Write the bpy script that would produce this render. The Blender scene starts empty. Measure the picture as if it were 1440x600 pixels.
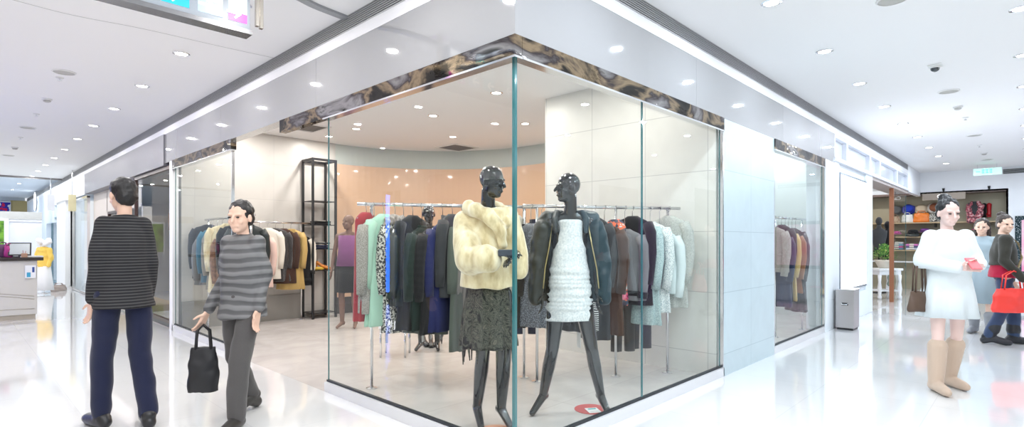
import bpy, bmesh, math, random
from mathutils import Vector, Matrix, noise
PI = math.pi
random.seed(7)
sc = bpy.context.scene
COL = sc.collection
TMP = bpy.data.scenes.new('workbench')      # scratch scene in which single meshes are evaluated
def bake(o):
    TMP.collection.objects.link(o)
    with bpy.context.temp_override(scene=TMP, view_layer=TMP.view_layers[0]):
        dg = bpy.context.evaluated_depsgraph_get(); dg.update(); me = bpy.data.meshes.new_from_object(o.evaluated_get(dg))
    TMP.collection.objects.unlink(o); return me
# ------------------------------------------------------------------ camera, world, exposure
CAM = (-2.288, -2.180, 1.32)
YAW = math.radians(43.92)
FOC = 759.0
cd = bpy.data.cameras.new('camera'); cam = bpy.data.objects.new('camera', cd); COL.objects.link(cam)
cam.location = CAM; cam.rotation_euler = (PI/2, 0, YAW-PI/2)
cd.sensor_width = 36; cd.lens = 36*FOC/1440; cd.shift_y = 40/1440; cd.clip_start = 0.05
sc.camera = cam
w = bpy.data.worlds.new('world'); sc.world = w; w.use_nodes = True
w.node_tree.nodes['Background'].inputs[0].default_value = (0.93, 0.96, 1.0, 1)
w.node_tree.nodes['Background'].inputs[1].default_value = 0.8
sc.view_settings.view_transform = 'Standard'; sc.view_settings.look = 'None'
sc.view_settings.gamma = 1; sc.view_settings.use_curve_mapping = False
sc.view_settings.exposure = 0.16
LIGHT_W = 10.5          # each mall downlight
SHOP_W = 14.0           # each shop downlight
sc.cycles.max_bounces = 10; sc.cycles.diffuse_bounces = 4; sc.cycles.glossy_bounces = 5
sc.cycles.transparent_max_bounces = 24; sc.cycles.sample_clamp_indirect = 4.0
sc.cycles.caustics_reflective = False; sc.cycles.caustics_refractive = False

FW = Vector((math.cos(YAW), math.sin(YAW), 0)); RT = Vector((math.sin(YAW), -math.cos(YAW), 0))
def U(px, py, ax, c):           # point of a known plane seen at a place in the photo
    r = FW + RT*((px-720)/FOC) + Vector((0, 0, (340-py)/FOC))
    k = 'xyz'.index(ax); t = (c-CAM[k])/r[k]
    return Vector(CAM) + r*t
def D(px, depth, z=0.0):        # point at a known distance
    p = Vector(CAM) + (FW + RT*((px-720)/FOC))*depth
    return Vector((p.x, p.y, z))
FACE_CAM = YAW-PI/2             # local -Y turned towards the camera

# ------------------------------------------------------------------ helpers
class MB:
    def __init__(s): s.bm = bmesh.new(); s.smooth = False
    def box(s, x0, x1, y0, y1, z0, z1):
        v = [s.bm.verts.new((x, y, z)) for x in (x0, x1) for y in (y0, y1) for z in (z0, z1)]
        for f in ((0,1,3,2),(4,6,7,5),(0,4,5,1),(2,3,7,6),(0,2,6,4),(1,5,7,3)): s.bm.faces.new([v[i] for i in f])
        return s
    def cyl(s, p, q, r, r2=None, n=16, cap=True):
        r2 = r if r2 is None else r2; p = Vector(p); q = Vector(q); d = q-p
        a = d.to_track_quat('Z', 'Y').to_matrix(); L = []
        for c, rr in ((p, r), (q, r2)):
            L.append([s.bm.verts.new(c + a @ Vector((math.cos(t*2*PI/n)*rr, math.sin(t*2*PI/n)*rr, 0))) for t in range(n)])
        for i in range(n): s.bm.faces.new((L[0][i], L[0][(i+1)%n], L[1][(i+1)%n], L[1][i]))
        if cap: s.bm.faces.new(L[0][::-1]); s.bm.faces.new(L[1])
        return s
    def ell(s, c, r, seg=16, rings=10, rot=None):
        if not hasattr(r, '__len__'): r = (r, r, r)
        m = Matrix.Translation(Vector(c)) @ (rot.to_4x4() if rot else Matrix()) @ Matrix.Diagonal((*r, 1))
        tp = s.bm.verts.new(m @ Vector((0, 0, 1))); bt = s.bm.verts.new(m @ Vector((0, 0, -1))); L = []
        for j in range(1, rings):
            p = PI*j/rings; L.append([s.bm.verts.new(m @ Vector((math.sin(p)*math.cos(2*PI*i/seg), math.sin(p)*math.sin(2*PI*i/seg), math.cos(p)))) for i in range(seg)])
        for i in range(seg):
            k = (i+1) % seg; s.bm.faces.new((tp, L[0][i], L[0][k])); s.bm.faces.new((bt, L[-1][k], L[-1][i]))
            for q in range(len(L)-1): s.bm.faces.new((L[q][i], L[q+1][i], L[q+1][k], L[q][k]))
        return s
    def cap(s, p, q, r1, r2=None):
        r2 = r1 if r2 is None else r2
        s.cyl(p, q, r1, r2, 16); s.ell(p, r1, 16, 10); s.ell(q, r2, 16, 10); return s
    def chain(s, pts, rs):
        for i in range(len(pts)-1): s.cap(pts[i], pts[i+1], rs[i], rs[i+1])
        return s
    def loft(s, rings, n=28, fold=0, k=7, ph=0.0, close=True):   # ring: (z, cx, cy, rx, ry[, foldamp])
        L = []
        for g in rings:
            z, cx, cy, rx, ry = g[:5]; f = g[5] if len(g) > 5 else fold
            row = []
            for i in range(n):
                t = 2*PI*i/n; m = 1 + f*(math.sin(k*t+ph) + .5*math.sin((k*2-1)*t+ph*2.3))
                row.append(s.bm.verts.new((cx+math.cos(t)*rx*m, cy+math.sin(t)*ry*m, z)))
            L.append(row)
        for a, b in zip(L, L[1:]):
            for i in range(n): s.bm.faces.new((a[i], a[(i+1)%n], b[(i+1)%n], b[i]))
        if close: s.bm.faces.new(L[0][::-1]); s.bm.faces.new(L[-1])
        return s
    def lathe(s, prof, c=(0, 0, 0), n=24):
        L = [[s.bm.verts.new((c[0]+math.cos(2*PI*i/n)*r, c[1]+math.sin(2*PI*i/n)*r, c[2]+z)) for i in range(n)] for r, z in prof]
        for a, b in zip(L, L[1:]):
            for i in range(n): s.bm.faces.new((a[i], a[(i+1)%n], b[(i+1)%n], b[i]))
        s.bm.faces.new(L[0][::-1]); s.bm.faces.new(L[-1]); return s
    def tube(s, pts, r, n=8):
        pts = [Vector(p) for p in pts]; L = []
        for i, p in enumerate(pts):
            d = (pts[min(i+1, len(pts)-1)]-pts[max(i-1, 0)]).normalized()
            a = d.to_track_quat('Z', 'Y').to_matrix(); rr = r[i] if hasattr(r, '__len__') else r
            L.append([s.bm.verts.new(p + a @ Vector((math.cos(t*2*PI/n)*rr, math.sin(t*2*PI/n)*rr, 0))) for t in range(n)])
        for a, b in zip(L, L[1:]):
            j = min(range(n), key=lambda o: (a[0].co-b[o].co).length)
            for i in range(n): s.bm.faces.new((a[i], a[(i+1)%n], b[(i+1+j)%n], b[(i+j)%n]))
        s.bm.faces.new(L[0][::-1]); s.bm.faces.new(L[-1]); return s
    def prism(s, pts, z0, z1):
        a = [s.bm.verts.new((x, y, z0)) for x, y in pts]; b = [s.bm.verts.new((x, y, z1)) for x, y in pts]; n = len(pts)
        for i in range(n): s.bm.faces.new((a[i], a[(i+1)%n], b[(i+1)%n], b[i]))
        s.bm.faces.new(a[::-1]); s.bm.faces.new(b); return s
    def xf(s, m): bmesh.ops.transform(s.bm, matrix=m, verts=s.bm.verts); return s
    def build(s, name, mat, parent=None, smooth=False, bevel=0, remesh=0, disp=None, sm=0, kind=None, label=None):
        bmesh.ops.recalc_face_normals(s.bm, faces=s.bm.faces)
        me = bpy.data.meshes.new(name); s.bm.to_mesh(me); s.bm.free()
        o = bpy.data.objects.new(name, me)
        if remesh or bevel:
            if remesh:
                r = o.modifiers.new('r', 'REMESH'); r.mode = 'VOXEL'; r.voxel_size = remesh; r.use_smooth_shade = True
                if sm: q = o.modifiers.new('s', 'SMOOTH'); q.iterations = sm; q.factor = .5
            if bevel: b = o.modifiers.new('b', 'BEVEL'); b.width = bevel; b.segments = 2; b.limit_method = 'ANGLE'
            m2 = bake(o); o.modifiers.clear(); o.data = m2
            bpy.data.meshes.remove(me); me = m2; me.name = name
        COL.objects.link(o)
        if disp:
            amp, scl = disp[:2]; me.update(); nn = [v.normal.copy() for v in me.vertices]
            for v, nv in zip(me.vertices, nn):
                c = v.co.copy(); q = Vector((c.x*scl, c.y*scl, c.z*scl*(disp[2] if len(disp) > 2 else 1)))
                v.co = c + nv*(noise.noise(q)*amp)
        me.materials.clear(); me.materials.append(mat)
        if smooth or remesh:
            for p in me.polygons: p.use_smooth = True
        if parent: o.parent = parent
        if kind: o['kind'] = kind
        if label: o['label'] = label
        return o

def tag(o, label, cat, group=None, kind=None):
    o['label'] = label; o['category'] = cat
    if group: o['group'] = group
    if kind: o['kind'] = kind
    return o
def thing(name, label, cat, loc=(0, 0, 0), rotz=0, group=None):
    o = bpy.data.objects.new(name, None); COL.objects.link(o); o.empty_display_size = .1
    o.location = loc; o.rotation_euler = (0, 0, rotz); return tag(o, label, cat, group)
def dup(root, loc, rotz=None, label=None, group=None):
    r = root.copy(); COL.objects.link(r); r.location = loc
    if rotz is not None: r.rotation_euler = (0, 0, rotz)
    if label: r['label'] = label
    if group: r['group'] = group
    for ch in list(root.children):
        c = ch.copy(); COL.objects.link(c); c.parent = r
        for g in list(ch.children):
            d = g.copy(); COL.objects.link(d); d.parent = c
    return r
def text(body, size, loc, rot, mat, name, parent=None, ext=.002, align='CENTER'):
    cu = bpy.data.curves.new(name, 'FONT'); cu.body = body; cu.size = size; cu.extrude = ext; cu.align_x = align
    o = bpy.data.objects.new(name, cu); me = bake(o); bpy.data.objects.remove(o)
    o = bpy.data.objects.new(name, me); COL.objects.link(o); me.materials.clear(); me.materials.append(mat)
    o.location = loc; o.rotation_euler = rot
    if parent: o.parent = parent
    return o

# ------------------------------------------------------------------ materials
MC = {}
def mat(name, col, rough=.5, metal=0, spec=.5, coat=0, emit=0, bump=None, ior=None, sheen=0):
    if name in MC: return MC[name]
    m = bpy.data.materials.new(name); m.use_nodes = True; nt = m.node_tree; b = nt.nodes['Principled BSDF']
    b.inputs['Base Color'].default_value = (*col, 1); b.inputs['Roughness'].default_value = rough
    b.inputs['Metallic'].default_value = metal; b.inputs['Specular IOR Level'].default_value = spec
    b.inputs['Coat Weight'].default_value = coat
    if coat: b.inputs['Coat Roughness'].default_value = .04
    if sheen: b.inputs['Sheen Weight'].default_value = sheen
    if ior: b.inputs['IOR'].default_value = ior
    if emit: b.inputs['Emission Color'].default_value = (*col, 1); b.inputs['Emission Strength'].default_value = emit
    if bump:
        scl, st, di = bump
        tc = nt.nodes.new('ShaderNodeTexCoord'); n = nt.nodes.new('ShaderNodeTexNoise'); n.inputs['Scale'].default_value = scl
        n.inputs['Detail'].default_value = 4
        bp = nt.nodes.new('ShaderNodeBump'); bp.inputs['Strength'].default_value = st; bp.inputs['Distance'].default_value = di
        nt.links.new(tc.outputs['Object'], n.inputs['Vector']); nt.links.new(n.outputs['Fac'], bp.inputs['Height'])
        nt.links.new(bp.outputs['Normal'], b.inputs['Normal'])
    MC[name] = m; return m
def ramp(nt, fac, stops, interp='LINEAR'):
    r = nt.nodes.new('ShaderNodeValToRGB'); r.color_ramp.interpolation = interp
    e = r.color_ramp.elements
    while len(e) < len(stops): e.new(.5)
    for i, (p, c) in enumerate(stops): e[i].position = p; e[i].color = (*c, 1)
    nt.links.new(fac, r.inputs['Fac']); return r.outputs['Color']
def patt(name, stops, scale, kind='noise', rough=.9, bump=.3, dist=0, interp='LINEAR', stretch=(1, 1, 1), metal=0, sheen=0, bd=.004):
    if name in MC: return MC[name]
    m = mat(name, (1, 1, 1), rough, metal, sheen=sheen); nt = m.node_tree; b = nt.nodes['Principled BSDF']
    tc = nt.nodes.new('ShaderNodeTexCoord'); mp = nt.nodes.new('ShaderNodeMapping'); mp.inputs['Scale'].default_value = stretch
    nt.links.new(tc.outputs['Object'], mp.inputs['Vector'])
    if kind == 'noise': t = nt.nodes.new('ShaderNodeTexNoise'); t.inputs['Detail'].default_value = 5; t.inputs['Distortion'].default_value = dist; o = t.outputs['Fac']
    elif kind == 'vor': t = nt.nodes.new('ShaderNodeTexVoronoi'); o = t.outputs['Distance']
    elif kind == 'wave': t = nt.nodes.new('ShaderNodeTexWave'); t.wave_type = 'BANDS'; t.bands_direction = 'Z'; t.inputs['Distortion'].default_value = dist; t.inputs['Detail Scale'].default_value = .6; o = t.outputs['Fac']
    t.inputs['Scale'].default_value = scale
    nt.links.new(mp.outputs['Vector'], t.inputs['Vector'])
    nt.links.new(ramp(nt, o, stops, interp), b.inputs['Base Color'])
    if bump:
        bp = nt.nodes.new('ShaderNodeBump'); bp.inputs['Strength'].default_value = bump; bp.inputs['Distance'].default_value = bd
        nt.links.new(o, bp.inputs['Height']); nt.links.new(bp.outputs['Normal'], b.inputs['Normal'])
    return m
def tiles(name, col, joint, wd, ht, plane, off=(0, 0), rough=.35, mortar=.004, var=.03, coat=0, spec=.5, vein=None):
    m = mat(name, col, rough, coat=coat, spec=spec); nt = m.node_tree; b = nt.nodes['Principled BSDF']
    tc = nt.nodes.new('ShaderNodeTexCoord'); sp = nt.nodes.new('ShaderNodeSeparateXYZ'); cb = nt.nodes.new('ShaderNodeCombineXYZ')
    nt.links.new(tc.outputs['Object'], sp.inputs[0])
    for i, a in enumerate(plane):
        ad = nt.nodes.new('ShaderNodeMath'); ad.inputs[1].default_value = -off[i]+wd*40*(i == 0)+ht*40*(i == 1)
        nt.links.new(sp.outputs['XYZ'.index(a)], ad.inputs[0]); nt.links.new(ad.outputs[0], cb.inputs[i])
    t = nt.nodes.new('ShaderNodeTexBrick'); t.offset = 0; t.inputs['Scale'].default_value = 1
    t.inputs['Brick Width'].default_value = wd; t.inputs['Row Height'].default_value = ht; t.inputs['Mortar Size'].default_value = mortar
    t.inputs['Mortar Smooth'].default_value = .3
    t.inputs['Color1'].default_value = (*col, 1); t.inputs['Color2'].default_value = (*[c*(1-var) for c in col], 1); t.inputs['Mortar'].default_value = (*joint, 1)
    nt.links.new(cb.outputs[0], t.inputs['Vector'])
    out = t.outputs['Color']
    if vein:
        n = nt.nodes.new('ShaderNodeTexNoise'); n.inputs['Scale'].default_value = vein[0]; n.inputs['Detail'].default_value = 6; n.inputs['Distortion'].default_value = 1.2
        nt.links.new(tc.outputs['Object'], n.inputs['Vector'])
        mx = nt.nodes.new('ShaderNodeMix'); mx.data_type = 'RGBA'; mx.blend_type = 'MULTIPLY'; mx.inputs[0].default_value = 1
        nt.links.new(out, mx.inputs[6]); nt.links.new(ramp(nt, n.outputs['Fac'], [(.3, (vein[1],)*3), (.65, (1, 1, 1))]), mx.inputs[7]); out = mx.outputs[2]
    nt.links.new(out, b.inputs['Base Color']); return m
def glass(name, tint, refl=1.0, ior=1.5):
    m = bpy.data.materials.new(name); m.use_nodes = True; nt = m.node_tree; nt.nodes.clear()
    o = nt.nodes.new('ShaderNodeOutputMaterial'); tr = nt.nodes.new('ShaderNodeBsdfTransparent'); tr.inputs[0].default_value = (*tint, 1)
    gl = nt.nodes.new('ShaderNodeBsdfGlossy'); gl.inputs['Roughness'].default_value = .0
    fr = nt.nodes.new('ShaderNodeFresnel'); fr.inputs['IOR'].default_value = ior
    geo = nt.nodes.new('ShaderNodeNewGeometry'); 
    mu = nt.nodes.new('ShaderNodeMath'); mu.operation = 'MULTIPLY'; mu.inputs[1].default_value = refl
    mx = nt.nodes.new('ShaderNodeMixShader')
    # the outer face mirrors; the inner face (seen from within the slab) only tints
    iv = nt.nodes.new('ShaderNodeMath'); iv.operation = 'SUBTRACT'; iv.inputs[0].default_value = 1
    m2 = nt.nodes.new('ShaderNodeMath'); m2.operation = 'MULTIPLY'
    nt.links.new(geo.outputs['Backfacing'], iv.inputs[1]); nt.links.new(fr.outputs[0], mu.inputs[0])
    nt.links.new(mu.outputs[0], m2.inputs[0]); nt.links.new(iv.outputs[0], m2.inputs[1])
    nt.links.new(m2.outputs[0], mx.inputs[0]); nt.links.new(tr.outputs[0], mx.inputs[1]); nt.links.new(gl.outputs[0], mx.inputs[2]); nt.links.new(mx.outputs[0], o.inputs[0])
    MC[name] = m; return m

CEIL = mat('ceiling_paint', (.90, .895, .90), .7)
FLOOR = tiles('white_polished_tile', (.76, .765, .77), (.66, .67, .69), .8, .8, 'XY', rough=.09, mortar=.003, var=.012, coat=.6, vein=(1.2, .97))
SHOPFLOOR = tiles('grey_stone_tile', (.60, .565, .545), (.45, .43, .41), 1.2, .6, 'XY', rough=.25, mortar=.003, var=.04, vein=(2.2, .86))
FASCIA = mat('back_painted_glass', (.36, .36, .37), .02, spec=1.0, coat=1, ior=1.7)
WHITE = mat('white_paint', (.85, .86, .88), .35)
BAND = mat('white_band', (.88, .88, .9), .4)
STEEL = mat('brushed_steel', (.20, .20, .225), .45, .35, bump=(60, .1, .002))
CHROME = mat('chrome', (.82, .83, .85), .12, 1)
BLACKM = mat('black_metal', (.012, .012, .014), .35)
GASKET = mat('black_gasket', (.02, .025, .03), .5)
VENT_D = mat('vent_dark', (.008, .008, .009), .8)
VENT_S = mat('vent_slat', (.50, .50, .51), .5)
STONE_R = tiles('pale_blue_stone', (.52, .62, .66), (.36, .46, .50), .73, .605, 'XZ', (2.96, .215), rough=.28, vein=(3, .93))
STONE_I = tiles('pale_stone_inner', (.74, .73, .69), (.50, .50, .48), .70, .605, 'YZ', (.14, .215), rough=.4, vein=(3, .94))
STONE_B = tiles('pale_stone_back', (.62, .595, .56), (.52, .50, .48), 1.2, .605, 'XZ', (.3, .215), rough=.35, vein=(2, .93))
SILL = mat('pale_stone_sill', (.68, .68, .70), .25, bump=(30, .05, .002))
STRIP = None
GL = glass('clear_glass', (.975, .993, .985), .8, 1.46)
GEDGE = mat('glass_edge', (.03, .15, .16), .08, coat=1)
BROWN = mat('copper_brown_panel', (.66, .42, .27), .30, spec=.8, coat=.4)
FRIEZE = mat('pale_green_frieze', (.55, .60, .57), .4)
WOOD = mat('brown_wood', (.30, .12, .06), .4, bump=(20, .1, .002))
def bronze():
    m = patt('mirror_painted_reflections', [(.30, (.02, .02, .025)), (.44, (.07, .065, .06)), (.50, (.50, .38, .25)), (.55, (.10, .085, .09)), (.64, (.52, .50, .50)), (.70, (.03, .035, .03))], 1.7, rough=.05, bump=.35, dist=.7, metal=1, bd=.03, stretch=(1, 1, 2.6))  # reflections of the shops painted into the strip's colour as dark and gold patches
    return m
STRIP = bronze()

# ------------------------------------------------------------------ the room
CZ = 3.194; SZ = 3.13
def struct(name, mb, m, **k): return mb.build(name, m, kind='structure', **k)
# mall floor, leaving the shop out
struct('floor', MB().prism([(-9, -9), (17, -9), (17, 0), (0, 0), (0, 30.5), (-9, 30.5)], -.1, 0), FLOOR)
struct('floor_shop', MB().box(0, 10, 0, 14.6, -.1, 0), SHOPFLOOR)
struct('floor_hat_store', MB().box(10, 20, 0, 6, -.1, 0), mat('warm_floor', (.55, .52, .5), .2, coat=.5))
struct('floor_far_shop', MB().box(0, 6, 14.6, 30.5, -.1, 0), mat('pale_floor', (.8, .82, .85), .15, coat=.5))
# mall ceiling (L shaped), the shop's own ceiling
struct('ceiling', MB().prism([(-9, -5.4), (16.4, -5.4), (16.4, .02), (.02, .02), (.02, 18.6), (-9, 18.6)], CZ, CZ+.12), CEIL)
struct('ceiling_shop', MB().box(.12, 10, .12, 7.4, SZ, SZ+.1), CEIL)
struct('ceiling_next_shop', MB().box(.02, 6, 7.4, 18.6, SZ, SZ+.1), CEIL)
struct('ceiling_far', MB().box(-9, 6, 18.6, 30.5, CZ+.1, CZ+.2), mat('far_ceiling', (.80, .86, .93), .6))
struct('ceiling_hat_store', MB().box(10, 20, .12, 6, SZ-.05, SZ+.05), CEIL)
struct('trim_1', MB().box(-9, .0, 18.55, 18.62, CZ-.05, CZ+.1), mat('dark_reveal', (.25, .24, .24), .6))
# fascias
def seam_panels(name, axis, a, b, z0, z1, step, m):
    t = []
    n = max(1, round((b-a)/step))
    mb = MB()
    for i in range(n):
        s0 = a+(b-a)*i/n; s1 = a+(b-a)*(i+1)/n-.003
        if axis == 'y': mb.box(0, .12, s0, s1, z0, z1)
        else: mb.box(s0, s1, -.001, .12, z0, z1)
    return struct(name, mb, m)
seam_panels('trim_2', 'y', .0, 7.47, 2.534, 2.98, 2.49, FASCIA)
seam_panels('trim_3', 'x', .002, 7.12, 2.534, 2.98, 2.37, FASCIA)
struct('trim_4', MB().box(-.02, .30, 7.47, 14.62, 2.50, 2.98), STEEL)
struct('wall_left_band', MB().box(-.004, .12, 0, 29.4, 2.98, 3.073).box(0, .12, 0, 29.4, 3.073, CZ), BAND)
struct('wall_right_band', MB().box(0, 13.95, -.004, .12, 2.98, 3.073).box(0, 13.95, .0, .12, 3.073, CZ), BAND)
def grille(name, axis, a, b, label):
    g = MB(); s = MB(); n = 7
    if axis == 'y': g.box(-.003, .0, a, b, 3.075, CZ-.001)
    else: g.box(a, b, -.003, .0, 3.075, CZ-.001)
    for i in range(n+1):
        z = 3.075+(CZ-3.075)*i/n
        if axis == 'y': s.box(-.014, -.003, a, b, z-.0028, z+.0028)
        else: s.box(a, b, -.014, -.003, z-.0028, z+.0028)
    o = thing(name, label, 'vent grille')
    g.build('backing', VENT_D, o); s.build('slat', VENT_S, o)
grille('vent_grille', 'y', .0, 29.35, 'long dark slotted air grille above the shop fascia along the left corridor')
grille('vent_grille', 'x', .0, 13.85, 'long dark slotted air grille above the shop fascia along the right corridor')
# mirror strips
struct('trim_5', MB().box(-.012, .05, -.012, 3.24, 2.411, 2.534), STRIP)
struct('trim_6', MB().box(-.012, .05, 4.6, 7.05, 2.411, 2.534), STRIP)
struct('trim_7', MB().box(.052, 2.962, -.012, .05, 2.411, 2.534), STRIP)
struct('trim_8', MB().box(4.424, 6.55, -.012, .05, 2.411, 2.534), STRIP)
mb = MB()
for (a, b) in ((-.016, 2.33), (4.6, 7.05)): mb.box(-.018, .052, a, b, 2.398, 2.411)
for (a, b) in ((.054, 2.962), (4.424, 6.55)): mb.box(a, b, -.018, .052, 2.398, 2.411)
struct('trim_9', mb, CHROME)
# sills
mb = MB(); mb.box(-.0, .07, 0, 2.33, 0, .083); mb.box(.0, .07, 4.66, 7.1, 0, .083); struct('trim_10', mb, SILL)
mb = MB(); mb.box(.07, 2.99, 0, .07, 0, .083); mb.box(4.424, 6.58, 0, .07, 0, .083); struct('trim_11', mb, SILL)
mb = MB(); mb.box(.022, .048, .05, 2.33, .083, .100).box(.022, .048, 4.66, 7.06, .083, .100).box(.05, 2.96, .022, .048, .083, .100).box(4.43, 6.56, .022, .048, .083, .100)
struct('trim_12', mb, GASKET)
# glass panes as windows
def window(n, axis, a, b, z0=.1, z1=2.405, w=.035, edges=(1, 1), frame=None, gm=GL, tint=None):
    r = bpy.data.objects.new(f'window_{n}', None); COL.objects.link(r); r['kind'] = 'structure'
    p = MB(); e = MB()
    A = (lambda u0, u1, v0, v1, q0, q1, M: M.box(v0, v1, u0, u1, q0, q1)) if axis == 'y' else (lambda u0, u1, v0, v1, q0, q1, M: M.box(u0, u1, v0, v1, q0, q1))
    A(a, b, w-.005, w+.005, z0, z1, p); p.build('glass', gm, r)
    if edges[0]: A(a-.001, a+.0035, w-.0056, w+.0056, z0, z1, e)
    if edges[1]: A(b-.0035, b+.001, w-.0056, w+.0056, z0, z1, e)
    if edges[0] or edges[1]: e.build('glass_edge', GEDGE, r)
    else: e.bm.free()
    if frame:
        f = MB()
        for u in (a, b): A(u-.02, u+.02, w-.03, w+.03, z0-.05, z1, f)
        A(a-.02, b+.02, w-.03, w+.03, z0-.05, z0, f); A(a-.02, b+.02, w-.03, w+.03, z1-.03, z1+.02, f)
        f.build('window_frame', frame, r)
    return r
window(1, 'y', .047, 2.317); window(2, 'x', .047, 1.485); window(3, 'x', 1.490, 2.955); window(4, 'y', 4.675, 7.04); window(5, 'x', 4.44, 6.545)
mb = MB().box(.026, .044, .026, .044, .083, 2.405); struct('trim_13', mb, GEDGE)
mb = MB().box(2.957, 2.975, .0, .05, .083, 2.411).box(6.55, 6.565, 0, .05, .083, 2.411).box(4.42, 4.44, 0, .05, .083, 2.411).box(.02, .05, 4.655, 4.675, .083, 2.411); struct('trim_14', mb, CHROME)
struct('trim_15', MB().box(-.0, .08, 7.06, 7.22, 0, 2.534), BAND)
# right facade: stone pier, light panel
struct('wall_right_pier', MB().box(2.975, 4.42, .0, .12, 0, 2.534), STONE_R)
struct('wall_right_panel', MB().box(6.58, 6.76, -.01, .12, 0, 2.534).box(6.76, 9.86, .03, .3, 0, 2.6).box(6.76, 9.86, .0, .03, 0, .45).box(6.76, 7.40, .0, .03, .45, 2.6).box(9.3, 9.86, .0, .03, .45, 2.6), mat('pale_blue_panel', (.84, .90, .94), .3), bevel=.004)
# shop walls
struct('wall_inner_right', MB().box(2.93, 3.05, .06, 2.26, 0, SZ), STONE_I)
struct('wall_back', MB().box(.12, 2.62, 7.07, 7.2, 0, SZ), STONE_B)
struct('wall_partition', MB().box(5.22, 8.4, 2.2, 2.32, 0, SZ), mat('partition', (.70, .73, .72), .4))
struct('wall_partition_end', MB().box(8.3, 8.4, .1, 2.2, 0, SZ), mat('partition', (.70, .73, .72), .4))
def arc(r0, r1, z0, z1, n=36):
    mb = MB(); cx, cy = 2.6, 4.42
    pts = []
    for i in range(n+1):
        t = PI/2*(1-i/n); pts.append((t))
    prof = [(cx+math.cos(t)*r0, cy+math.sin(t)*r0) for t in pts] + [(cx+r0, 2.2), (cx+r1, 2.2)] + [(cx+math.cos(t)*r1, cy+math.sin(t)*r1) for t in pts[::-1]]
    bm = mb.bm; nn = len(prof); h = nn//2
    a = [bm.verts.new((x, y, z0)) for x, y in prof]; b = [bm.verts.new((x, y, z1)) for x, y in prof]
    for i in range(nn): bm.faces.new((a[i], a[(i+1)%nn], b[(i+1)%nn], b[i]))
    for i in range(h-1+(nn%2)):
        j = nn-1-i
        if i+1 < j-0 and j-1 > i: 
            for L in (a, b):
                try: bm.faces.new((L[i], L[i+1], L[j-1], L[j]))
                except Exception: pass
    return mb
struct('wall_back_curved', arc(2.62, 2.66, .30, 2.76), BROWN, smooth=False)
struct('wall_back_curved_frieze', arc(2.68, 2.78, 0, SZ), FRIEZE)
struct('baseboard_back', arc(2.60, 2.67, 0, .30), mat('dark_skirting', (.05, .045, .045), .3))
struct('baseboard_shop', MB().box(.12, 2.0, 7.03, 7.07, 0, .42), mat('grey_stone_dado', (.30, .29, .27), .35, bump=(14, .1, .004)))
# neighbour shop on the left: recessed wall, display case and dark pane
struct('wall_left_neighbour', MB().box(.16, .30, 9.62, 12.0, 1.98, 2.5).box(.16, .30, 12.9, 14.6, 0, 2.5).box(.16, .30, 9.62, 9.72, 0, 2.5).box(.16, .30, 12.0, 12.95, 2.0, 2.5).box(.30, 4, 14.5, 14.6, 0, SZ), mat('warm_plaster', (.66, .60, .56), .5))
struct('wall_neighbour_side', MB().box(0.12, 5, 7.2, 7.3, 0, SZ), mat('neighbour_grey', (.55, .52, .50), .5))
struct('wall_neighbour_back', MB().box(3.2, 3.3, 7.3, 14.5, 0, SZ), mat('neighbour_brown', (.34, .22, .14), .4))
window(6, 'y', 7.26, 9.58, .12, 2.47, .05, (0, 0), frame=mat('dark_bronze_frame', (.10, .06, .055), .3, .3))
window(7, 'y', 9.74, 12.9, .15, 1.98, .2, (0, 0), frame=mat('dark_bronze_frame', (.1, .06, .05), .3))
struct('trim_16', MB().box(.05, .09, 7.22, 14.6, 0, .07), mat('dark_kick', (.06, .06, .07), .3))
struct('wall_neighbour_ledge', MB().box(.22, .8, 9.8, 12.8, 0, .12), mat('tan_wood', (.35, .24, .13), .4))
# far left facade
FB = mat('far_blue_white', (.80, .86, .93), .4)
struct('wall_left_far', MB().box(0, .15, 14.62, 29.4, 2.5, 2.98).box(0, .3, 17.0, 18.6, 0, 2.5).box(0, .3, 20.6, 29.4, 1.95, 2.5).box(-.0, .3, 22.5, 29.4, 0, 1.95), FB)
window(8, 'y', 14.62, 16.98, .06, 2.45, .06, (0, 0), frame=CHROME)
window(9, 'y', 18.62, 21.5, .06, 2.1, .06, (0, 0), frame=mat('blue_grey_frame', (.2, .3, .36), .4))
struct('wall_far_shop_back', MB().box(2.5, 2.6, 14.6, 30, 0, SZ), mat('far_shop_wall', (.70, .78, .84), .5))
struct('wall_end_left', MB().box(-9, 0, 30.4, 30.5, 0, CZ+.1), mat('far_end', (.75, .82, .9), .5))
# hat store front and end wall of right corridor
tw = MB(); xs = [7.13, 7.93, 9.67, 10.6, 12.5, 13.95]
tw.box(7.13, 13.95, -.0, .12, 2.93, 2.98).box(7.13, 13.95, -.03, .12, 2.56, 2.62)
for x in xs: tw.box(x-.05, x+.05, -.0, .12, 2.62, 2.93)
struct('trim_17', tw, mat('transom_white', (.78, .80, .86), .35), bevel=.004)
struct('trim_18', MB().box(7.13, 13.95, .07, .09, 2.62, 2.93), mat('frosted_pane', (.76, .80, .86), .15, coat=.5))
struct('trim_19', MB().box(9.86, 13.95, .0, .35, 2.50, 2.56), mat('taupe_soffit', (.42, .36, .34), .5))
struct('wall_store_side', MB().box(9.86, 9.98, .3, 6, 0, SZ), mat('store_wall', (.42, .38, .36), .5))
struct('wall_store_back', MB().box(10, 20, 5.9, 6, 0, SZ), mat('store_wall2', (.36, .33, .31), .5))
for i, x in enumerate((12.06,)): struct('trim_20', MB().box(x-.03, x+.03, 0, .08, 0, 2.5), WOOD)
window(10, 'x', 12.1, 13.9, .03, 2.45, .04, (0, 1))
EX = 16.0
struct('wall_end_right', MB().box(EX, EX+.1, -5.4, .1, 2.62, CZ).box(EX, EX+.1, -5.4, -1.72, 0, 2.62), mat('end_wall', (.86, .87, .90), .45))
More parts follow.
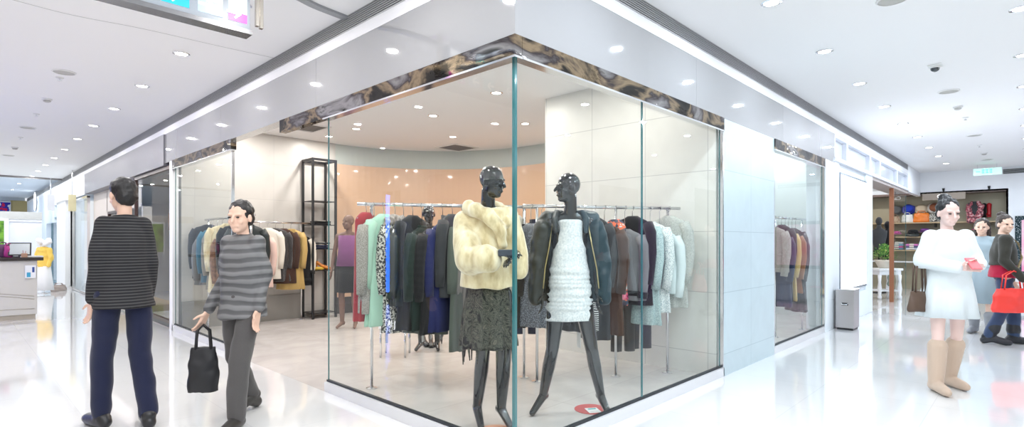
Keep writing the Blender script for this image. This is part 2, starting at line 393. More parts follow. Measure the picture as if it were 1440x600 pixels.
struct('wall_end_store_header', MB().box(14.0, EX+.1, .004, .1, 2.56, CZ), mat('end_wall', (.86, .87, .90), .45))
struct('wall_hat_display', MB().box(EX+.55, EX+.65, -1.72, 4.5, 0, 2.62), mat('khaki_slatwall', (.42, .38, .27), .5))
struct('wall_hat_display_side', MB().box(EX+.0, EX+.6, -1.76, -1.72, 0, 2.62).box(EX, EX+.6, -1.76, 4.5, 2.6, 2.66), mat('dark_brown_frame', (.12, .08, .07), .4))
# opposite side of the mall, seen only in reflections
def opposite(axis, c, a, b, seed):
    rnd = random.Random(seed); cols = [(.04, .035, .04), (.45, .33, .16), (.62, .55, .47), (.10, .16, .10), (.30, .12, .35), (.70, .70, .72), (.25, .16, .10), (.03, .03, .05), (.55, .60, .62)]
    s = a; k = 0
    while s < b:
        e = min(b, s+rnd.uniform(.9, 2.2)); z = rnd.uniform(2.2, 2.9); m = mat('opposite_%d' % (seed*20+k), cols[(k*4+seed) % 9], .4)
        mb = MB(); mb2 = MB()
        for M, q0, q1 in ((mb, 0, z), (mb2, z, CZ)):
            if axis == 'x': M.box(c, c+.1, s, e-.02, q0, q1)
            else: M.box(s, e-.02, c, c+.1, q0, q1)
        struct('wall_opposite', mb, m); struct('wall_opposite', mb2, WHITE); s = e; k += 1
opposite('x', -4.9, 1.0, 8.5, 1); opposite('y', -4.9, 1.0, 16.0, 2)

t = thing('added_neon_column', 'tall glowing blue neon tube added on the shopfront opposite, mirrored in the left pane', 'added neon light', (-4.75, 8.7, 0))  # added out of view so that a blue streak shows in the left pane
MB().cyl((0, 0, .15), (0, 0, 2.42), .045, n=16).build('tube', mat('added_blue_neon', (.03, .16, 1.0), emit=26), t, smooth=True); MB().box(-.08, .08, -.08, .08, 0, .15).build('base', BLACKM, t); MB().box(-.08, .08, -.08, .08, 2.42, 2.5).build('added_top_cap', BLACKM, t)
# ------------------------------------------------------------------ downlights
LAMP = mat('lamp_face', (1, .99, .97), emit=14)
def make_light(name, label, group, loc, power, col, r=.055, size=.10):
    t = thing(name, label, 'ceiling light', loc, 0, group)
    MB().lathe([(r+.022, 0), (r+.022, -.004), (r+.006, -.008), (r, -.004), (r, 0)], n=24).build('trim_ring', CHROME, t, smooth=False)
    MB().lathe([(r-.001, -.001), (r-.001, -.0035)], n=24).build('lamp_face', LAMP, t)
    ld = bpy.data.lights.new('lamp', 'AREA'); ld.shape = 'DISK'; ld.size = size; ld.energy = power; ld.color = col
    lo = bpy.data.objects.new('lamp', ld); COL.objects.link(lo); lo.parent = t; lo.location = (0, 0, -.014)
    return t
ORD = 'nearest second third fourth fifth sixth seventh eighth ninth tenth eleventh twelfth'.split()
def row(pts, label, group, power, col, z=CZ, first=None, words=None):
    base = None
    for i, (x, y) in enumerate(pts):
        lb = label
        if first is not None: lb = (label + ', %s in view' % ORD[i-first]) if i >= first else label + ', above the camera'
        if words: lb = label + ' ' + words[i]
        if base is None: base = make_light('downlight', lb, group, (x, y, z), power, col)
        else: dup(base, (x, y, z), label=lb)
CL = (1, .975, .955); CRR = (.84, .95, 1.06); CS = (1, .96, .91)
ysL = [.72+1.6*i for i in range(-2, 12)]; xsR = [.67+1.5*i for i in range(-1, 11)]
row([(-.70, y) for y in ysL if y < 18.5], 'round recessed downlight in the left ceiling row by the fascia', 'downlights in the left corridor row beside the fascia', LIGHT_W, CL, first=4)
row([(x, -.71) for x in xsR if x < 15.5], 'round recessed downlight in the right ceiling row by the fascia', 'downlights in the right corridor row beside the fascia', LIGHT_W*1.2, CRR, first=2)
row([(-2.12, y) for y in ysL if y < 18.5], 'round recessed downlight in the far outer row of the left mall ceiling', 'downlights in the outer row of the left corridor', LIGHT_W, CL)
row([(x, -2.12) for x in xsR if x < 15.5], 'round recessed downlight in the outer row at the right edge of the mall ceiling', 'downlights in the outer row of the right corridor', LIGHT_W*1.2, CRR)
row([(-3.6, y) for y in ysL[::2] if y < 18.5], 'round recessed downlight in the left mall ceiling beyond the counter', 'downlights beyond the counter', LIGHT_W*1.6, CL)
row([(x, -3.6) for x in xsR[::2] if x < 15.5], 'round recessed downlight in the right mall ceiling beyond the two rows', 'downlights beyond the outer row right', LIGHT_W*1.6, CRR)
row([(-.7, 20.2), (-.7, 22.5), (-2.2, 20.2), (-2.2, 23), (-.7, 25.5), (-3.6, 21), (-2.2, 27)], 'round downlight in the bright far ceiling at the end of the left corridor', 'downlights in the far ceiling', LIGHT_W*2.2, (.85, .93, 1), CZ+.1)
shop_l = [(.9, .9), (2.1, .9), (.9, 2.4), (2.3, 2.5), (1.0, 3.9), (2.5, 4.0), (.8, 5.4), (2.2, 5.6), (3.8, 3.4), (3.7, 5.0), (.9, 6.5), (2.2, 6.5), (4.6, 3.0)]
row(shop_l, 'round downlight in the clothes shop ceiling', 'downlights in the clothes shop ceiling', SHOP_W, CS, SZ, words=['nearest the glass corner', 'near the middle of the right glass', 'behind the left glass pane', 'above the space before the tiled pier', 'above the entrance edge', 'in the middle of the room', 'nearest the second left pane', 'in front of the black shelf tower', 'right of centre before the curved wall', 'close to the curved brown wall', 'nearest the pale rear wall at the left', 'above the black shelf tower', 'farthest right by the curved wall'])
row([(5.3, .9), (6.5, 1.3), (7.8, 1.1)], 'round downlight in the shop ceiling behind the narrow right window', 'downlights behind the narrow window', SHOP_W, (.85, .95, 1), SZ)
row([(1.3, 8.6), (1.3, 11)], 'round downlight in the ceiling of the neighbouring left shop', 'downlights in the neighbouring shop', SHOP_W, CS, SZ)
row([(11, 1.2), (13, 1.2), (15.2, 1.0), (11.2, 3.6), (14.5, 3.4)], 'round downlight in the ceiling of the hat store', 'downlights in the hat store', SHOP_W*1.3, (1, .98, .95), SZ-.05)
row([(1.2, 15.6), (1.2, 17.8)], 'round downlight in the far left shop behind glass', 'downlights in the far left shop', SHOP_W*2, (.85, .93, 1), SZ)

# ------------------------------------------------------------------ ceiling fittings
GREYP = mat('grey_plastic', (.48, .47, .44), .5); WPL = mat('white_plastic', (.8, .8, .79), .4); DARKP = mat('smoked_dome', (.03, .04, .05), .1, coat=1)
def speaker(x, y, label, r=.11):
    t = thing('ceiling_speaker', label, 'ceiling speaker', (x, y, CZ))
    MB().lathe([(r, 0), (r, -.006), (r-.014, -.012), (r-.014, 0)]).build('rim', WPL, t); MB().lathe([(r-.016, -.001), (r-.016, -.007), (r-.05, -.011), (.0, -.012)]).build('mesh_cover', GREYP, t)
def detector(x, y, label, s=.055):
    t = thing('smoke_detector', label, 'smoke detector', (x, y, CZ))
    MB().lathe([(s, 0), (s, -.012), (s*.9, -.02)]).build('base', WPL, t); MB().lathe([(s*.72, -.02), (s*.72, -.035), (s*.4, -.045)]).build('sensor_cap', GREYP, t)
def sprinkler(x, y, label):
    t = thing('sprinkler', label, 'sprinkler', (x, y, CZ))
    MB().lathe([(.04, 0), (.035, -.008), (.012, -.012)]).build('escutcheon', WPL, t); MB().lathe([(.008, -.01), (.008, -.03), (.02, -.032), (.02, -.035)], n=12).build('deflector', CHROME, t)
speaker(-1.428, 5.506, 'large round grey ceiling speaker nearest in the left corridor')
speaker(-1.423, 9.658, 'round grey ceiling speaker second nearest in the left corridor')
speaker(-1.44, 13.75, 'small looking round ceiling speaker farthest in the left corridor')
sprinkler(-1.432, 5.808, 'small white sprinkler just behind the nearest left speaker')
detector(-1.42, 7.12, 'boxy beige smoke detector nearest in the left corridor')
detector(-1.417, 12.33, 'beige smoke detector farther along the left corridor')
sprinkler(-1.427, 8.318, 'white sprinkler between the nearest left detector and second speaker'); sprinkler(-1.43, 10.88, 'white sprinkler beyond the second left speaker')
speaker(6.31, -1.436, 'round blue grey ceiling speaker behind the camera dome on the right'); speaker(10.17, -1.452, 'round ceiling speaker second farthest on the right'); speaker(14.03, -1.448, 'round ceiling speaker farthest away above the exit sign')
p = U(1255, -1, 'z', CZ); speaker(p.x, p.y, 'round ceiling speaker cut by the top edge of the photo')
detector(7.39, -1.442, 'white smoke detector nearest in the right corridor'); detector(12.8, -1.457, 'white smoke detector farther in the right corridor')
sprinkler(8.31, -1.46, 'white sprinkler beyond the nearer right detector'); sprinkler(11.52, -1.45, 'white sprinkler before the farther right detector')
t = thing('security_camera', 'small dome security camera on a white plate in the right ceiling', 'security camera', (4.962, -1.44, CZ))
MB().box(-.07, .07, -.06, .06, -.012, 0).build('mounting_plate', WPL, t, bevel=.003); MB().ell((0, 0, -.03), (.042, .042, .04)).build('dome', DARKP, t, smooth=True)
MB().lathe([(.052, -.012), (.052, -.026), (.044, -.03)]).build('collar', WPL, t)
# curved ceiling slot and hairline joint
def ribbon(name, pts, wdt, z0, z1, m, smooth_n=6):
    P = [Vector((x, y, 0)) for x, y in pts]; Q = []
    for i in range(len(P)-1):
        p0 = P[max(i-1, 0)]; p1 = P[i]; p2 = P[i+1]; p3 = P[min(i+2, len(P)-1)]
        for k in range(smooth_n):
            u = k/smooth_n; Q.append(.5*((2*p1)+(p2-p0)*u+(2*p0-5*p1+4*p2-p3)*u*u+(3*p1-p0-3*p2+p3)*u**3))
    Q.append(P[-1]); mb = MB(); bm = mb.bm; R = []
    for i, q in enumerate(Q):
        d = (Q[min(i+1, len(Q)-1)]-Q[max(i-1, 0)]).normalized(); n = Vector((-d.y, d.x, 0))*wdt/2
        R.append([bm.verts.new((q+n*s)+Vector((0, 0, z))) for s, z in ((1, z0), (-1, z0), (-1, z1), (1, z1))])
    for a, b in zip(R, R[1:]):
        for i in range(4): bm.faces.new((a[i], a[(i+1)%4], b[(i+1)%4], b[i]))
    bm.faces.new(R[0]); bm.faces.new(R[-1]); return struct(name, mb, m)
ribbon('trim_21', [(-.005, 1.935), (-.29, 1.90), (-.5, 1.84), (-.8, 1.85), (-1.24, 1.95), (-2.0, 2.3), (-3, 2.9)], .07, CZ-.02, CZ, mat('grey_slot', (.33, .34, .35), .4))
ribbon('trim_22', [(-2.6, 3.5), (-2.03, 3.5), (-1.6, 3.53), (-1.13, 3.45), (-.5, 3.42), (0, 3.38)], .006, CZ-.002, CZ, mat('hairline', (.5, .5, .5), .6))
# shop ceiling cassette vent
p = U(428, 178, 'z', SZ); 
for q, lb in ((p, 'square ceiling air vent inside the shop above the entrance'), (U(642, 207, 'z', SZ), 'square ceiling air vent deep in the shop before the brown wall')):
    t = thing('air_vent', lb, 'air vent', (q.x, q.y, SZ)); f = MB(); s = MB()
    for a, b, c, d in ((-.3, .3, -.3, -.26), (-.3, .3, .26, .3), (-.3, -.26, -.26, .26), (.26, .3, -.26, .26)): f.box(a, b, c, d, -.015, 0)
    for i in range(8): y0 = -.25+i*.064; s.box(-.26, .26, y0, y0+.03, -.012, -.004)
    f.build('frame', WPL, t); s.build('louver', mat('vent_taupe', (.22, .2, .19), .5), t); MB().box(-.26, .26, -.26, .26, -.003, 0).build('backing', VENT_D, t)

# ------------------------------------------------------------------ hanging directory sign
SY = 1.672
t = thing('directory_sign', 'hanging light box direction sign with coloured arrow panels', 'sign', (0, SY, 0))
MB().box(-3.2, -.87, 0, .09, 2.765, 3.12).build('housing', mat('sign_face_grey', (.42, .47, .53), .3), t, bevel=.004)
MB().box(-3.2, -.86, -.012, .10, 2.735, 2.765).build('bottom_rail', mat('sign_rail', (.25, .25, .26), .25, .8), t)
def sx(px): return U(px, 20, 'y', SY).x
for a, b, c1, c2, zz in ((226, 266, (.02, .50, .66), (.75, .9, .97), 2.95), (160, 192, (.4, .6, .8), (.8, .9, 1), 2.95), (278, 313, (.45, .60, .85), (.97, .98, 1), 2.915), (321, 347, (.70, .08, .62), (1, 1, 1), 2.89)):
    x0, x1 = sx(a), sx(b); z0 = 2.80
    pn = MB().box(x0, x1, -.004, .0, z0, 3.10).build('panel', mat('panel_%d' % a, tuple(c*.8 for c in c2), .3, emit=.45), t)
    MB().box(x0, x1, -.006, -.004, z0, zz-.03).build('colour_band', mat('band_%d' % a, c1, .3, emit=.35), pn)
    cx = (x0+x1)/2 - .02; ar = MB(); zc = z0+.055
    ar.box(cx-.05, cx+.03, -.009, -.006, zc-.008, zc+.008)
    for s in (1, -1):
        k = MB(); ar.cyl((cx+.035, -.0075, zc), (cx-.0, -.0075, zc+s*.035), .008, n=6)
    ar.build('arrow', mat('arrow_white', (1, 1, 1), .4, emit=1.4), pn)
for x in (-.80, -2.9):
    q = MB(); q.box(x-.022, x-.002, .02, .05, 2.82, CZ).box(x+.004, x+.026, .02, .05, 2.81, CZ); q.build('post', mat('post_steel', (.62, .58, .52), .2, 1), t)
    MB().box(x-.06, x+.06, -.02, .09, CZ-.012, CZ).build('ceiling_plate', CHROME, t)

# ------------------------------------------------------------------ light box, bin, exit sign, grille on end wall
t = thing('light_box', 'tall blank white glowing light box on the right wall panel', 'light box', (0, 0, 0))
MB().box(7.42, 9.28, -.012, .02, .53, 2.42).build('frame', mat('lb_frame', (.35, .38, .45), .3, .6), t)
MB().box(7.46, 9.24, -.016, -.012, .565, 2.385).build('face', mat('lb_face', (1, 1, 1), emit=2.2), t)
t = thing('litter_bin', 'stainless steel litter bin standing beside the narrow shop window', 'bin', (7.0, -.15, 0))
BS = mat('bin_steel', (.52, .50, .50), .35, .9, bump=(90, .05, .001))
MB().box(0, .34, -.13, .11, .03, .60).build('body', BS, t, bevel=.006); MB().box(.02, .32, -.115, .095, 0, .03).build('base', BLACKM, t)
MB().box(-.012, .352, -.142, .122, .60, .612).build('lid', CHROME, t, bevel=.003)
MB().tube([(-.002, -.05, .40), (-.02, -.045, .385), (-.02, .025, .385), (-.002, .03, .40)], .008).build('handle', CHROME, t); MB().box(-.003, .0, -.055, .035, .37, .41).build('slot', BLACKM, t)
t = thing('exit_sign', 'green glowing exit sign hanging below the ceiling at the corridor end', 'exit sign', (EX-1.0, -1.33, 0))
MB().box(0, .04, -.34, .18, 2.93, 3.10).build('housing', mat('exit_glass', (.62, .85, .80), .2, emit=.3), t, bevel=.003)
for y in (-.25, .1): MB().cyl((.02, y, 3.1), (.02, y, CZ), .006, n=8).build('rod', CHROME, t)
g = MB(); 
for i, y in enumerate((-.14, -.07, .0)): g.box(-.004, 0, y-.022, y-.006, 2.98, 3.07).box(-.004, 0, y-.03, y+.02, 3.05, 3.07).box(-.004, 0, y+.006, y+.018, 2.975, 3.05).box(-.004, 0, y-.03, y+.02, 2.975, 2.99)
g.prism([(-.004, .13), (0, .13), (0, .05), (-.004, .05)], 3.01, 3.03); g.build('exit_symbols', mat('exit_green', (.1, 1.0, .62), emit=1.6), t)
t = thing('vent_grille', 'short dark air grille high on the end wall right of the exit sign', 'vent grille', (EX, 0, 0))
MB().box(-.012, -.002, -3.6, -1.66, 3.02, 3.14).build('backing', mat('grille_grey', (.06, .07, .07), .5), t)
q = MB(); 
for i in range(5): q.box(-.02, -.012, -3.6, -1.66, 3.02+i*.028, 3.026+i*.028)
q.build('slat', VENT_S, t)
t = thing('framed_poster', 'pink poster in an ornate dark frame at the right edge', 'poster', (EX, -1.9, 0))
MB().box(-.05, 0, -1.8, 0.02, .5, 1.86+.1).build('frame', patt('ornate', [(.4, (.02, .04, .05)), (.6, (.6, .65, .68))], 40, interp='CONSTANT'), t, bevel=.004)
MB().box(-.056, -.05, -1.72, -.10, .6, 1.86).build('picture', patt('pink_poster', [(.35, (.95, .35, .55)), (.6, (.98, .70, .78)), (.75, (.9, .1, .4))], 2.2, bump=0), t)

# ================================================================== FIGURES
SKIN = mat('skin', (.78, .52, .40), .5); BLKGLOSS = mat('gloss_black_lacquer', (.006, .008, .010), .08, coat=1)
HAIR = mat('dark_brown_hair', (.035, .020, .014), .45, bump=(90, .5, .004)); BLACKHAIR = mat('black_hair', (.012, .011, .012), .4, bump=(90, .5, .004))
def hand_caps(mb, w, d, side, curl=.5, s=1.0):
    w = Vector(w); d = Vector(d).normalized(); side = Vector(side); side = (side-d*side.dot(d)).normalized(); pn = d.cross(side).normalized()
    if pn.y > 0: pn = -pn
    for k in (-.028, -.009, .009, .028):
        mb.cap(w+side*k*.6*s, w+d*.085*s+side*k*s, .013*s, .012*s)
    for k, L in ((-.031, .058), (-.0105, .075), (.0105, .080), (.031, .070)):
        p = w+d*.088*s+side*k*s; dd = d.copy(); pts = [p]
        for j, f in enumerate((.45, .32, .23)):
            dd = (dd+pn*curl*(.35+.25*j)+side*k*.8).normalized(); p = p+dd*L*f*s; pts.append(p)
        mb.chain(pts, [.0088*s, .0082*s, .0076*s, .0066*s])
    p = w+d*.028*s+side*.026*s; q = p+(d*.55+side*.75+pn*.35).normalized()*.040*s; r = q+(d*.9+side*.3+pn*.4).normalized()*.030*s
    mb.chain([p, q, r], [.013*s, .010*s, .008*s])
def figure(J, hd, face=True, slim=1.0, body_r=1.0, hands=True):
    """J: joints in metres, local -Y is where the figure faces. hd: (centre, yaw, pitch)"""
    V = {k: Vector(v) for k, v in J.items()}; mb = MB(); g = slim
    ch, pv = V['chest'], V['pelvis']
    mb.ell(ch, (.150*g, .098*g, .15)); mb.ell(ch+Vector((0, .01, -.13)), (.125*g, .085*g, .13)); mb.ell((ch+pv)/2, (.118*g, .085*g, .13)); mb.ell(pv, (.155*g, .110*g, .115))
    sm_ = (V['sh_l']+V['sh_r'])/2
    for s in 'lr': mb.cap(sm_+Vector((0, .012, .045)), V['sh_'+s], .045*g, .048*g)
    for s in 'lr':
        mb.cap(V['sh_'+s], ch*.7+V['sh_'+s]*.3, .050*g, .075*g)
        mb.cap(V['sh_'+s], V['el_'+s], .047*g, .036*g); mb.cap(V['el_'+s], V['wr_'+s], .037*g, .024*g)
        if hands: hand_caps(mb, V['wr_'+s], V.get('hd_'+s, V['wr_'+s]-V['el_'+s]), V.get('hs_'+s, (0, -1, .0)))
        mb.cap(V['hip_'+s], V['kn_'+s], .085*g, .052*g); mb.cap(V['kn_'+s], V['kn_'+s]*.65+V['an_'+s]*.35+Vector((0, .012, 0)), .052*g, .054*g); mb.cap(V['kn_'+s]*.65+V['an_'+s]*.35+Vector((0, .012, 0)), V['an_'+s], .054*g, .034*g)
        mb.cap(V['an_'+s], V['toe_'+s], .036*g, .026*g); mb.ell(V['an_'+s]+(V['an_'+s]-V['toe_'+s])*.18-Vector((0, 0, .012)), (.034, .036, .036))
    c, yaw, pitch = hd; c = Vector(c); R = Matrix.Rotation(yaw, 3, 'Z') @ Matrix.Rotation(pitch, 3, 'X')
    H = lambda x, y, z: c + R @ Vector((x, y, z))
    mb.cap(sm_+Vector((0, .01, .0)), H(0, .025, -.07), .058*g, .050*g)
    mb.ell(H(0, .012, .03), (.074, .092, .088), rot=R); mb.ell(H(0, -.018, -.035), (.060, .068, .078), rot=R); mb.ell(H(0, -.055, -.085), (.030, .026, .024), rot=R)
    if face:
        mb.cap(H(0, -.088, .012), H(0, -.108, -.022), .008, .013); mb.cap(H(-.022, -.080, -.058), H(.022, -.080, -.058), .008, .008)
        mb.cap(H(-.04, -.072, .024), H(.04, -.072, .024), .010, .010)
        for s in (-1, 1): mb.ell(H(s*.074, .008, -.008), (.010, .020, .030), rot=R); mb.ell(H(s*.034, -.060, -.028), (.022, .022, .022), rot=R)
    return mb, V, H, R
def default_pose(h=1.70, stride=0., w=1.0, spread=0.0, feet_yaw=0):
    k = h/1.70; J = dict(chest=(0, 0, 1.27*k), pelvis=(0, 0, .93*k), sh_l=(.155*w*k, 0, 1.375*k), sh_r=(-.155*w*k, 0, 1.375*k),
        el_l=(.225*w*k, .03, 1.11*k), el_r=(-.225*w*k, .03, 1.11*k), wr_l=(.235*w*k, -.06, .86*k), wr_r=(-.235*w*k, -.06, .86*k),
        hip_l=(.085*k, 0, .90*k), hip_r=(-.085*k, 0, .90*k), kn_l=(.095*k+spread*.5, -.03-stride*.45, .49*k), kn_r=(-.095*k-spread*.5, -.03+stride*.25, .49*k),
        an_l=(.10*k+spread, .02-stride*.75, .075), an_r=(-.10*k-spread, .02+stride*.75, .075+abs(stride)*.12))
    for s in 'lr': a = J['an_'+s]; J['toe_'+s] = (a[0]+(.03 if s == 'l' else -.03), a[1]-.155, .030)
    return J
def hairpiece(H, R, m, parent, style='short', name='hair'):
    mb = MB()
    mb.ell(H(0, .026, .045), (.084, .094, .090), rot=R); mb.ell(H(0, .06, -.01), (.072, .060, .075), rot=R)
    if style == 'bun': mb.ell(H(0, .09, .12), (.05, .05, .045), rot=R)
    if style == 'long':
        for s in (-1, 1): mb.cap(H(s*.06, .03, .02), H(s*.075, .04, -.16), .035, .025)
        mb.cap(H(0, .08, 0), H(0, .09, -.2), .06, .04)
    return mb.build(name, m, parent, remesh=.009, sm=4, disp=(.008, 40))
def eyes(H, R, parent):
    for s in (-1, 1):
        MB().ell(H(s*.031, -.0835, .006), (.013, .007, .0065), rot=R).build('eye', mat('eye_dark', (.03, .02, .02), .2), parent, smooth=True)

# ------------------------------------------------------------------ fabrics
def F(name, col, rough=.9, b=(70, .35, .003), sheen=.2): return mat(name, col, rough, bump=b, sheen=sheen, spec=.3)
f_black = F('black_wool', (.012, .012, .014)); f_char = F('charcoal_wool', (.045, .047, .052)); f_grey = F('grey_wool', (.20, .20, .21)); f_taupe = F('taupe_wool', (.26, .245, .225))
f_navy = F('navy_wool', (.012, .018, .055)); f_royal = F('royal_blue_satin', (.010, .016, .10), .6); f_dkgreen = F('dark_green_wool', (.014, .028, .023)); f_olive = F('grey_green_cotton', (.11, .13, .11))
f_mint = F('mint_wool', (.40, .64, .50)); f_red = F('red_wool', (.35, .02, .03)); f_brown = F('chocolate_wool', (.06, .03, .022)); f_camel = F('camel_wool', (.42, .25, .10)); f_gold = F('gold_satin', (.50, .34, .12), .5)
f_pink = F('pale_pink_wool', (.72, .52, .46)); f_white = F('ivory_wool', (.74, .70, .62)); f_cream = F('cream_knit', (.62, .58, .49), b=(120, .6, .006)); f_lace = patt('white_lace', [(.25, (.30, .40, .42)), (.5, (.72, .76, .74))], 90, 'vor', bump=.6)
f_tweed = patt('beige_tweed', [(.35, (.16, .14, .12)), (.6, (.45, .42, .38))], 160, bump=.5); f_gtweed = patt('pale_grey_tweed', [(.35, (.28, .30, .28)), (.6, (.55, .56, .52))], 160, bump=.5)
f_zig = patt('zigzag_knit', [(.45, (.02, .02, .03)), (.55, (.80, .80, .78))], 16, 'wave', dist=5, interp='CONSTANT', bump=0)
f_floral = patt('orange_floral', [(.30, (.04, .04, .07)), (.42, (.05, .08, .12)), (.5, (.85, .20, .10)), (.60, (.75, .75, .72)), (.68, (.05, .06, .1))], 14, interp='CONSTANT', bump=0)
f_pinkp = patt('pink_print', [(.38, (.10, .02, .05)), (.5, (.75, .08, .20)), (.62, (.85, .30, .38))], 22, bump=0)
f_leo = patt('snake_print', [(.42, (.03, .03, .03)), (.5, (.62, .60, .54))], 60, interp='CONSTANT', bump=0)
f_leather = mat('black_leather', (.014, .020, .020), .38, bump=(16, .5, .012), coat=.15)
f_fur_b = mat('black_fur', (.02, .018, .02), .8, bump=(180, 1, .012), sheen=.5); f_fur_g = patt('grey_brown_fur', [(.3, (.16, .13, .11)), (.7, (.62, .55, .50))], 26, bump=1, bd=.015, stretch=(1, 1, .4), sheen=.4)
f_fur_c = patt('cream_fur', [(.28, (.42, .30, .14)), (.5, (.74, .62, .38)), (.72, (.90, .82, .62))], 9, bump=.9, bd=.012, stretch=(1.6, 1.6, .6), sheen=.6)
f_fur_br = patt('brown_fur', [(.3, (.12, .05, .03)), (.7, (.36, .18, .10))], 24, bump=1, bd=.012, sheen=.3)
f_puff = F('grey_quilt', (.10, .10, .105), .6)
PAPER = mat('white_tag', (.85, .86, .86), .5); HMET = mat('hanger_metal', (.7, .7, .7), .2, 1); HWOOD = mat('hanger_wood', (.45, .28, .15), .4)

# ------------------------------------------------------------------ garments on hangers. Local: rail runs along Y through the origin, shoulders along X
def hanger(parent, wd=.19, m=HMET, drop=0):
    h = MB(); h.tube([(0, 0, .012+drop), (.018, 0, .018+drop), (.022, 0, drop), (.012, 0, drop-.02), (0, 0, drop-.035), (0, 0, -.085)], .0032, 6)
    h.tube([(-wd, 0, -.135), (-.08, 0, -.098), (0, 0, -.083), (.08, 0, -.098), (wd, 0, -.135)], .006, 6); return h.build('hanger', m, parent, smooth=True)
def garment(kind, label, cat, loc, yaw, m, L=.9, wd=.20, fl=1.0, sleeve=1, collar=None, m2=None, group=None, seed=0, tagz=None, name=None, band=None):
    rnd = random.Random(seed*31+5); drop = rnd.uniform(.0, .17) if seed else 0; loc = (loc[0], loc[1], loc[2]-drop); t = thing(name or kind, label, cat, loc, yaw, group)
    hanger(t, wd*.85, HMET, drop); ph = rnd.uniform(0, 6)
    if kind == 'trousers':
        for s in (-1, 1):
            MB().loft([(-.10, s*.055, 0, .06, .03), (-.35, s*.06, 0, .068, .04), (-.10-L*.6, s*.065, 0, .058, .04), (-.10-L, s*.07, 0, .055, .038)], 20, .05, 4, ph+s).build('trouser_leg', m, t, smooth=True)
        MB().loft([(-.09, 0, 0, .115, .032), (-.14, 0, 0, .12, .036)], 24).build('waistband', m, t, smooth=True); return t
    if kind == 'skirt':
        MB().loft([(-.10, 0, 0, .13, .03), (-.16, 0, 0, .14, .04, .02), (-.10-L*.5, 0, 0, .17*fl, .06, .10), (-.10-L, 0, 0, .20*fl, .08, .16)], 40, 0, 6, ph).build('skirt_panel', m, t, smooth=True)
        MB().loft([(-.09, 0, 0, .132, .034), (-.13, 0, 0, .136, .036)], 24).build('waistband', m, t, smooth=True); return t
    top = -.088; hw = wd
    rings = [(top+.012, 0, 0, .055, .035, 0), (top-.006, 0, 0, .085, .045, 0), (top-.03, 0, 0, hw*.80, .052, 0), (top-.065, 0, 0, hw*.98, .055, .01), (top-.16, 0, 0, hw*.95, .062, .02),
             (top-.16-(L-.16)*.25, 0, .0, hw*.90*(.95+.05*fl), .066, .04), (top-.16-(L-.16)*.5, 0, 0, hw*.92*fl, .07, .06), (top-.16-(L-.16)*.8, 0, 0, hw*1.0*fl, .075, .09), (top-L+.01, 0, 0, hw*1.04*fl, .08, .11), (top-L, 0, 0, hw*1.02*fl, .075, .11)]
    b = MB().loft(rings, 44, 0, 6, ph); fz = collar == 'allfur' or kind == 'fur_coat'
    b.build('garment_body', m, t, smooth=True, disp=(.014, 26) if fz else (.010, 9))
    if sleeve:
        sl = .50 if sleeve == 1 else .26
        for s in (-1, 1):
            y = rnd.uniform(-.02, .02)
            pts = [(s*(hw-.035), 0, top-.065), (s*(hw+.005), y*.4, top-.15), (s*(hw+.022), y, top-.15-sl*.4), (s*(hw+.010), y-.012, top-.15-sl*.75), (s*(hw-.004), y-.02, top-.15-sl)]
            q = MB().tube([Vector(p) for p in pts], [.052, .056, .05, .046, .044], 16).build('sleeve', m2 if (m2 and collar == 'sleeves') else m, t, smooth=True, disp=(.010, 26) if fz else (.008, 14))
            if band: MB().tube([Vector(pts[-2])*.45+Vector(pts[-1])*.55, Vector(pts[-1])*1.0-Vector((0, 0, .004))], .050, 16).build('cuff', band, q, smooth=True)
    if band: MB().loft([(top-L*.86, 0, 0, hw*1.07*fl, .088), (top-L*.93, 0, 0, hw*1.07*fl, .089)], 40, .09, 6, ph).build('hem_band', band, t, smooth=True)
    if collar == 'fur':
        mb = MB(); n = 14
        for i in range(n): a = 2*PI*i/n; mb.ell((math.cos(a)*.095, math.sin(a)*.055-.01, top-.015+.02*math.sin(a)), .048, 12, 8)
        mb.build('fur_collar', m2 or f_fur_g, t, remesh=.011, sm=3, disp=(.03, 38))
    elif collar == 'lapel':
        for s in (-1, 1):
            MB().prism([(s*.01, -.075), (s*.075, -.06), (s*.09, -.072), (s*.012, -.09)], top-.22, top+.005).build('lapel', m2 or m, t, bevel=.004)
        q = MB()
        for i in range(4): q.ell((.0, -.078-.006*i, top-.26-i*.09), (.010, .006, .010), 10, 6)
        q.build('buttons', BLACKM, t, smooth=True)
    elif collar == 'neck': MB().loft([(top-.01, 0, 0, .07, .045), (top+.03, 0, 0, .058, .038)], 24).build('neckband', m2 or m, t, smooth=True)
    if tagz: MB().box(-.02, .02, -.094, -.090, top-L-tagz, top-L+.03).build('swing_tag', PAPER, t)
    return t

# ------------------------------------------------------------------ racks
def rack(label, a, b, z, posts, lower=None, r=.016):
    a = Vector((*a, 0)); b = Vector((*b, 0)); d = b-a; L = d.length; yaw = math.atan2(-d.x, d.y)
    t = thing('garment_rack', label, 'garment rack', a, yaw)
    MB().cyl((0, -.08, z), (0, L+.08, z), r, n=14).build('rail', CHROME, t, smooth=True)
    for y in posts:
        y *= L
        MB().cyl((0, y, .012), (0, y, z), r*.85, n=12).build('post', CHROME, t, smooth=True); MB().lathe([(.05, 0), (.05, .008), (.018, .016)], (0, y, .0)).build('foot', CHROME, t)
    if lower: MB().cyl((0, posts[0]*L, lower), (0, posts[-1]*L, lower), .010, n=10).build('lower_rail', CHROME, t, smooth=True)
    return (lambda u, zz=z: Vector((a.x+d.x*u, a.y+d.y*u, zz))), yaw
PA, yA = rack('long chrome clothes rail on posts behind the corner glass, left of the two mannequins', (.30, 2.13), (1.62, 1.36), 1.66, (.03, .97))
